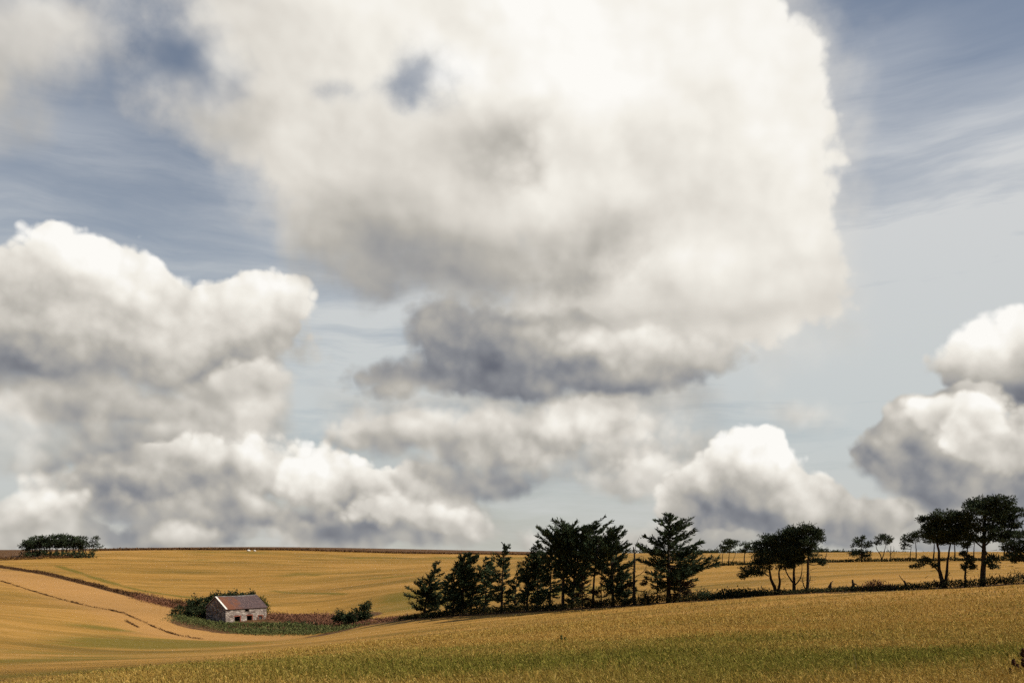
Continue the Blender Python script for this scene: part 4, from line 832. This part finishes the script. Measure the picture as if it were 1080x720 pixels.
def gable(x0, x1):
    prof_ = [(TH, -1.5), (BW - TH, -1.5), (BW - TH, BE), (BW / 2, BR - 0.12), (TH, BE)]
    prof_ = [(0.004 + TH, -1.5), (BW - TH - 0.004, -1.5), (BW - TH - 0.004, BE + 0.28), (BW / 2, BR - 0.05), (0.004 + TH, BE + 0.28)]
    a = [len(V) + q for q in range(5)]; V.extend([(x0, y, z) for y, z in prof_]); b = [len(V) + q for q in range(5)]; V.extend([(x1, y, z) for y, z in prof_])
    Fc.append(tuple(a[::-1])); Fc.append(tuple(b))
    for q in range(5): Fc.append((a[q], a[(q + 1) % 5], b[(q + 1) % 5], b[q]))
gable(0.0, TH); gable(BL - TH, BL)
i = len(V); V += [(x, y, z) for z in (-1.5, BE) for (x, y) in ((0, BW - TH), (BL, BW - TH), (BL, BW), (0, BW))]
Fc += [(i + 3, i + 2, i + 1, i), (i + 4, i + 5, i + 6, i + 7), (i, i + 1, i + 5, i + 4), (i + 1, i + 2, i + 6, i + 5), (i + 2, i + 3, i + 7, i + 6), (i + 3, i, i + 4, i + 7)]
mesh_obj('wall', V, Fc, M_STONE, barn)
for (a, b, c, d) in OPEN[:2]:
    boxes('doorway', [(b, b + 0.24, -0.03, 0.10, c, d), (a - 0.20, b + 0.24, -0.035, 0.10, d, d + 0.24)], M_BRICK, barn)
a, b, c, d = OPEN[2]
wd = boxes('window', [(a - 0.2, a, -0.03, 0.12, c - 0.02, d), (b, b + 0.2, -0.03, 0.12, c - 0.02, d), (a - 0.2, b + 0.2, -0.035, 0.12, d, d + 0.22), (a - 0.25, b + 0.25, -0.06, 0.12, c - 0.14, c - 0.02)], M_BRICK, barn)
boxes('frame', [(a, a + 0.07, 0.14, 0.2, c, d), (b - 0.07, b, 0.14, 0.2, c, d), (a + 0.07, b - 0.07, 0.142, 0.2, d - 0.07, d), (a + 0.07, b - 0.07, 0.142, 0.2, c, c + 0.07), ((a + b) / 2 - 0.03, (a + b) / 2 + 0.03, 0.145, 0.2, c + 0.07, d - 0.07)], M_TIMB, wd)
boxes('pane', [(a + 0.07, b - 0.07, 0.165, 0.172, c + 0.07, d - 0.07)], M_PANE, wd)
a, b, c, d = OPEN[3]
boxes('loft_opening', [(a - 0.2, b + 0.2, -0.025, 0.15, d + 0.003, BE - 0.02), (a - 0.12, b + 0.12, -0.05, 0.15, c - 0.12, c - 0.003)], M_TIMB, barn)
# roof slabs (local x along the ridge)
def slab(name, x0, x1, off, th, m_, parent, ya=-0.28, front=True):
    sl_ = (BR - BE) / (BW / 2); V_ = []
    for x in (x0, x1):
        for (y, up_) in ((ya, 0), (BW / 2, 0), (BW / 2, th), (ya, th)):
            yy = y if front else BW - y
            V_.append((x, yy, BE + sl_ * y + off + up_ + 0.04))
    f = [(0, 1, 2, 3), (7, 6, 5, 4), (0, 4, 5, 1), (1, 5, 6, 2), (2, 6, 7, 3), (3, 7, 4, 0)]
    if front: f = [q[::-1] for q in f]
    return mesh_obj(name, V_, f, m_, parent)
V_, F_ = [], []
sl_ = (BR - BE) / (BW / 2)
nx_ = 25                                              # the old roof sags a little between its gables
prof_ = [(-0.28, 0.0), (BW / 2, 0.0), (BW + 0.28, 0.0), (BW + 0.28, 0.11), (BW / 2, 0.13), (-0.28, 0.11)]
for ii in range(nx_):
    x = -0.12 + (BL + 0.24) * ii / (nx_ - 1); sag = -0.10 * math.sin(math.pi * ii / (nx_ - 1)) - 0.025 * math.sin(ii * 1.7)
    for (y, u_) in prof_:
        hh = BE + sl_ * (y if y <= BW / 2 else BW - y) + 0.06
        V_.append((x, y, hh + u_ + sag * (0.4 if abs(y - BW / 2) > 3 else 1)))
for ii in range(nx_ - 1):
    for q in range(6):
        F_.append((ii * 6 + q, ii * 6 + (q + 1) % 6, (ii + 1) * 6 + (q + 1) % 6, (ii + 1) * 6 + q))
F_ += [(0, 5, 4, 1), (1, 4, 3, 2), tuple((nx_ - 1) * 6 + q for q in (1, 4, 5, 0)), tuple((nx_ - 1) * 6 + q for q in (2, 3, 4, 1))]
roof = mesh_obj('roof', V_, F_, M_SLATE, barn)
tag(slab('verge', -0.20, 0.28, 0.145, 0.08, M_WHITE, roof, ya=-0.34), 'pale white verge along the left gable')
slab('verge', -0.20, 0.22, 0.145, 0.08, M_WHITE, roof, ya=-0.34, front=False)
rt_ = Tube(); rt_.add([(0.3 + (BL - 0.35) * q / 24, BW / 2, BR + 0.17 - 0.10 * math.sin(math.pi * q / 24) + 0.02 * math.sin(q * 2.3)) for q in range(25)], [0.15] * 25, 8); rt_.build('ridge_tile', M_RIDGE, roof)

# ------------------------------------------------------------------ growth round the barn
def shrub_abs(name, label, px, Y, blobs, m_, **kw):
    b = at(px, Y); py0 = CY - b.z * F / Y
    return shrub(name, label, px, Y, [(x - px, py0 - y, rx, ry) for x, y, rx, ry in blobs], m_, **kw)
shrub_abs('bush', 'wide dark thicket rising behind the barn roof', 240, 254, [(228, 633, 13, 9), (243, 631, 14, 8), (258, 632, 12, 7), (218, 637, 9, 8), (266, 628, 3, 5), (240, 642, 26, 9)], M_BUSH, seed=30, leaf=.5, dens=2.2)
shrub_abs('bush', 'rounded dark bush at the left end of the thicket behind the barn', 206, 250, [(206, 634, 8, 6), (202, 639, 9, 6), (210, 640, 8, 6)], M_BUSH, seed=31, leaf=.45, dens=1.8)
shrub_abs('bush', 'low green bush beside the left gable of the barn', 205, 240, [(205, 646, 16, 7), (220, 647, 12, 8), (192, 644, 13, 5.5), (208, 652, 13, 5)], leaf_mat('green bush leaves', (0.016, 0.026, 0.014), (0.050, 0.062, 0.026)), seed=32, leaf=.42, dens=1.7)
shrub_abs('ivy_bush', 'bright green ivy bush over the right end of the barn', 277, 250, [(277, 637, 5.5, 8), (274, 633, 4.5, 5), (279, 643, 5, 8)], M_IVY, seed=33, leaf=.4, dens=1.8)
shrub_abs('bush', 'low dark green patch of bush in front of the bracken, right of the barn', 315, 225, [(306, 658, 9, 3.0), (318, 657, 10, 3.8), (330, 658.5, 9, 3)], M_BUSH, seed=34, leaf=.36)
shrub_abs('bush', 'small dark shrub left of the larger windblown one, near the hedge end', 360, 219, [(360, 649, 7.5, 7), (356, 654, 7, 5), (365, 653, 7, 5)], M_BUSH, seed=35, leaf=.42, dens=2)
shrub_abs('bush', 'larger windblown dark shrub between the barn and the conifers', 378, 214, [(375, 648, 10, 7), (384, 642, 8, 6), (388, 638, 5, 4), (372, 653, 12, 5), (384, 650, 9, 6)], M_BUSH, seed=36, leaf=.42, dens=2)
strip('scrub', None, [pxy(186, 236), pxy(215, 232), pxy(240, 229), pxy(265, 229), pxy(290, 227), pxy(315, 222), pxy(345, 214)], 1.5, lambda u: np.interp(u, [0, .3, .4, .6, .75, 1], [.8, .8, .6, .7, 1.4, .8]), M_SCRUB, 150, .42, kind='stuff', seed=20)
strip('scrub', None, [pxy(248, 222), pxy(280, 218), pxy(310, 215), pxy(340, 211), pxy(372, 208)], 3.0, lambda u: .7 + .3 * np.sin(u * 17), M_SCRUB, 190, .36, kind='stuff', seed=23)
strip('bracken', 'rust brown bracken bank right of the barn', [pxy(284, 250), pxy(300, 246), pxy(325, 240), pxy(352, 231)], 3.4, lambda u: 1.2 + .4 * np.sin(u * 19), M_BRACK, 190, .42, cat='bracken', seed=21)
strip('bracken', 'thin strip of pale brown bracken leading to the conifers', [pxy(345, 222), pxy(380, 211), pxy(405, 206), pxy(430, 198)], 1.8, lambda u: np.interp(u, [0, 1], [1.2, .8]), M_BRACK, 90, .36, cat='bracken', seed=22)

strip('scrub', None, [pxy(186, 232), pxy(215, 228), pxy(245, 224), pxy(280, 221), pxy(320, 216), pxy(345, 212)], 3.2, lambda u: .7 + .3 * np.sin(u * 11), M_SCRUB, 110, .36, kind='stuff', seed=24)

strip('bracken', 'red brown bracken at the end of the slanting hedge, left of the barn', [pxy(150, 298), pxy(175, 276), pxy(198, 258)], 3.0, lambda u: 1.5 + .4 * np.sin(u * 13), M_BRACK, 130, .42, cat='bracken', seed=25)
strip('bracken', 'faded bracken between the barn end and the low green patch', [pxy(286, 242), pxy(310, 235), pxy(345, 225)], 3.0, lambda u: 1.1 + .3 * np.sin(u * 13), M_BRACK, 120, .4, cat='bracken', seed=26)
strip('scrub', None, [pxy(240, 226), pxy(280, 222), pxy(320, 217), pxy(352, 211)], 3.0, lambda u: .7 + .3 * np.sin(u * 15), M_BRACK, 22, .34, kind='stuff', seed=27)

# ------------------------------------------------------------------ standing grain of the near field (uncountable)
def grain_mat(t, p, o):
    rnd = t.new('ShaderNodeNewGeometry').outputs['Random Per Island']
    g = t.new('ShaderNodeAttribute', attribute_name='green').outputs['Fac']
    gold = t.ramp(rnd, [(0.0, (0.26, 0.152, 0.034)), (0.45, (0.46, 0.285, 0.074)), (0.85, (0.57, 0.38, 0.115)), (1.0, (0.65, 0.48, 0.19))])
    gr = t.ramp(rnd, [(0.0, (0.075, 0.085, 0.012)), (0.6, (0.200, 0.190, 0.036)), (1.0, (0.32, 0.27, 0.07))])
    c = t.mixc(g, gold, gr)
    t.links.new(c, p.inputs['Base Color']); p.inputs['Specular IOR Level'].default_value = 0.0
    tr = t.new('ShaderNodeBsdfTranslucent'); t.links.new(c, tr.inputs['Color'])
    mx = t.new('ShaderNodeMixShader'); mx.inputs[0].default_value = 0.2
    t.links.new(p.outputs[0], mx.inputs[1]); t.links.new(tr.outputs[0], mx.inputs[2]); t.links.new(mx.outputs[0], o.inputs[0])
M_GRAIN = mat('grain stalks', grain_mat)
rng = np.random.default_rng(77)
def green_at(x, y):
    g = np.zeros_like(x); px = x / y * F + CX
    for p_, Y, ru, rv, a in [(560, 27, 12, 6, 1.0), (800, 23, 10, 5, 1.0), (60, 60, 14, 10, .9), (200, 40, 8, 6, .7), (60, 36, 8, 5, .5), (420, 34, 9, 7, .8), (1000, 24, 7, 4, .9), (1080, 32, 9, 6, .6), (700, 36, 14, 6, .7), (300, 33, 7, 6, .4)]:
        x0, y0 = pxy(p_, Y); g = np.maximum(g, a * np.exp(-((x - x0) / ru) ** 2 - ((y - y0) / rv) ** 2))
    return g
VV, GG = [], []
for r0, r1, dens, hh, wd in ((10, 20, 330, .30, .0055), (20, 34, 180, .30, .0085), (34, 60, 60, .28, .013), (60, 105, 15, .28, .024), (105, 165, 3.5, .28, .045)):
    th0 = R(31.5); area = (r1 * r1 - r0 * r0) * th0; n = int(area * dens)
    th = (rng.random(n) * 2 - 1) * th0; r = np.sqrt(rng.random(n) * (r1 * r1 - r0 * r0) + r0 * r0)
    x, y = r * np.sin(th), r * np.cos(th); px = x / y * F + CX
    ok = y < np.interp(px, [-200, 215, 330, 430, 600, 800, 1080, 1250], [110, 150, 185, 180, 160, 143, 128, 125]) - 3
    ok &= rng.random(n) < np.clip(1.15 - r / np.interp(px, [-200, 60, 250, 430, 700, 1250], [22, 34, 70, 150, 220, 240]), 0, 1) ** .8
    x, y = x[ok], y[ok]; n = len(x); z = ground(x, y) - 0.02
    cl = np.sin(x * 1.3 + 2 * np.sin(y * .7)) * np.sin(y * 1.1 + np.sin(x * .5)) * .12
    h = hh * (1 + cl) * rng.uniform(.65, 1.25, n)
    lean = rng.normal(size=(n, 2)) * .12 + np.array([-.05, 0.02])
    base = np.stack([x, y, z], 1); tip = base + np.stack([lean[:, 0], lean[:, 1], h], 1)
    pn = np.sin(x * .31 + 1.7 * np.sin(y * .17)) * np.sin(y * .43 + 1.3 * np.sin(x * .23 + 2)) * .28
    g = np.clip(green_at(x, y) * .85 + pn * 1.3 + rng.normal(size=n) * .24 + .14, 0, 1)
    for part in range(2):
        a = rng.random(n) * math.pi; S = np.stack([np.cos(a), np.sin(a), 0 * a], 1) * wd
        if part == 0:                                      # leaf blade / stalk
            q = np.stack([base - S * .6, base + S * .6, tip + S * .25, tip - S * .25], 1)
        else:                                              # the drooping ear
            dr = rng.normal(size=(n, 3)) * .5 + np.array([-.25, 0, -.15]); dr /= np.linalg.norm(dr, axis=1, keepdims=True)
            L = rng.uniform(.055, .11, n)[:, None] * (1 + wd * 22)
            q = np.stack([tip, tip + dr * L * .5 + S * 1.3, tip + dr * L, tip + dr * L * .5 - S * 1.3], 1)
        VV.append(q.reshape(-1, 3)); GG.append(np.repeat(g, 4))
VV = np.concatenate(VV); GG = np.concatenate(GG)
go = mesh_obj('grain', VV, np.arange(len(VV)).reshape(-1, 4), M_GRAIN, attrs={'green': GG}); tag(go, kind='stuff')

# ------------------------------------------------------------------ weeds standing out of the near crop
M_SEED = leaf_mat('dark seed heads', (0.030, 0.014, 0.010), (0.090, 0.040, 0.024))
M_STRAW = leaf_mat('bleached straw', (0.36, 0.27, 0.16), (0.50, 0.40, 0.26))
M_WEED = leaf_mat('dusty weed leaves', (0.045, 0.055, 0.018), (0.11, 0.12, 0.04))
def weed(name, label, px, Y, stems, heads, leaves, ms, ml, r=.005, seed=0, cat='weed'):
    """stems: polylines in survey pixels (absolute); heads: (px, py, r_px, n); leaves: (px, py, length px, angle deg)"""
    global rng
    rng = np.random.default_rng(5000 + seed)
    b = at(px, Y); root = thing(name, label, cat, b); k = Y / F; lp = lambda x, y: np.array([(x - CX) * k - b.x, 0, (CY - y) * k - b.z])
    tb, lf_ = Tube(), Leaf()
    for i, s in enumerate(stems):
        p3 = [lp(*q) for q in s]
        if i == 0: p3 = [np.array([0, 0, -.02])] + p3
        for q in p3: q[1] = rng.normal() * .02
        tb.add(curve(p3, 10), np.linspace(r, r * .4, len(curve(p3, 10))), 5)
    for x, y, rp, n in heads:
        c = lp(x, y); pp = c + rng.normal(size=(n, 3)) * rp * k * np.array([.45, .45, .55])
        hd = Tube(); q_ = np.linspace(-1, 1, 14); wob = rng.normal(size=14) * .12
        hd.add(c + np.stack([wob * rp * k, rng.normal(size=14) * .1 * rp * k, q_ * rp * k * .9], 1), rp * k * (.12 + .36 * np.sqrt(np.clip(1 - q_ ** 2, 0, 1)) * (.7 + .5 * rng.random(14))), 7)
        hd.build('seed_head', ml, root)
    for x, y, L, a in leaves:
        c = lp(x, y); d = np.array([math.cos(R(a)), rng.normal() * .3, math.sin(R(a))])
        lf_.add(c[None], d[None], L * k, L * k * .13)
    tb.build('stem', ms, root)
    if lf_.V: lf_.build('leaf', ml, root)
weed('dry_stalk', 'single bleached grass stalk with a dark seed head in the near crop', 907, 17.6, [[(905, 712), (902.5, 700), (900.5, 690)]], [(905, 713, 4, 40)], [], M_STRAW, M_SEED, .006, 1)
weed('leafy_weed', 'low leafy weed with narrow drooping leaves at the bottom edge, right', 1033, 17.3, [[(1031, 712), (1029, 706)]], [], [(1029, 707, 12, 160), (1029, 707, 14, 15), (1030, 709, 13, 200), (1031, 710, 12, -15), (1031, 713, 14, 190), (1031, 712, 11, -35), (1030, 706, 9, 60), (1030, 710, 15, 5), (1031, 714, 12, 210)], M_WEED, M_WEED, .006, 2)
weed('dock_plant', 'dark reddish dock plant with heavy seed heads at the right edge', 1080, 16.6, [[(1080, 706), (1078, 684)], [(1080, 712), (1072, 702), (1066, 706)], [(1079, 706), (1072, 700), (1068, 696)], [(1079, 712), (1070, 710), (1064, 712)]],
     [(1078.5, 688, 5, 60), (1079, 698, 5, 60), (1066, 707, 4, 40), (1069, 698, 4, 40), (1073, 703, 4, 40), (1076, 711, 5, 50), (1064, 711, 3, 30)], [], M_SEED, M_SEED, .007, 3)
weed('tall_weed', 'thin tall weed standing alone in the middle of the near field', 593, 47, [[(593, 681), (592, 668)], [(593, 684), (596, 676), (597, 671)], [(593, 684), (590, 677)]], [(592, 672, 3, 14), (596, 674, 3, 12), (590, 678, 2.5, 10)], [], M_WEED, M_WEED, .012, 4)

# pale stones on the skyline and the old post in the hedge
def stone(label, px, Y, a, b, c, seed, group=None):
    rg = np.random.default_rng(seed); V_, F_ = [], []
    nu, nv = 14, 8
    for j in range(nv + 1):
        for i_ in range(nu):
            u, v_ = 2 * math.pi * i_ / nu, math.pi * j / nv; k_ = 1 + .18 * math.sin(3 * u + seed) * math.sin(v_) + rg.normal() * .05
            V_.append((a * k_ * math.cos(u) * math.sin(v_), b * k_ * math.sin(u) * math.sin(v_), c * k_ * math.cos(v_)))
    for j in range(nv):
        for i_ in range(nu): F_.append((j * nu + i_, (j + 1) * nu + i_, (j + 1) * nu + (i_ + 1) % nu, j * nu + (i_ + 1) % nu))
    o = mesh_obj('stone', V_, F_, M_WHITE, smooth=True); o.location = at(px, Y, c * .75); tag(o, label, 'stone', group)
stone('long pale stone on the crest of the hill, left of a smaller one', 262, 538, .95, .6, .55, 1)
stone('small pale stone on the crest of the hill, right of a longer one', 268.5, 538, .6, .5, .5, 2)
tp = Tube(); tp.add([(0, 0, -.3), (.02, 0, .6), (.05, 0, 1.35), (.05, 0, 1.42)], [.085, .08, .075, .03], 8)
po = tp.build('fence_post', M_GREYW); po.location = at(510, HY(510) - 1.6); tag(po, 'thin grey fence post in the hedge between the windswept conifers', 'fence post')
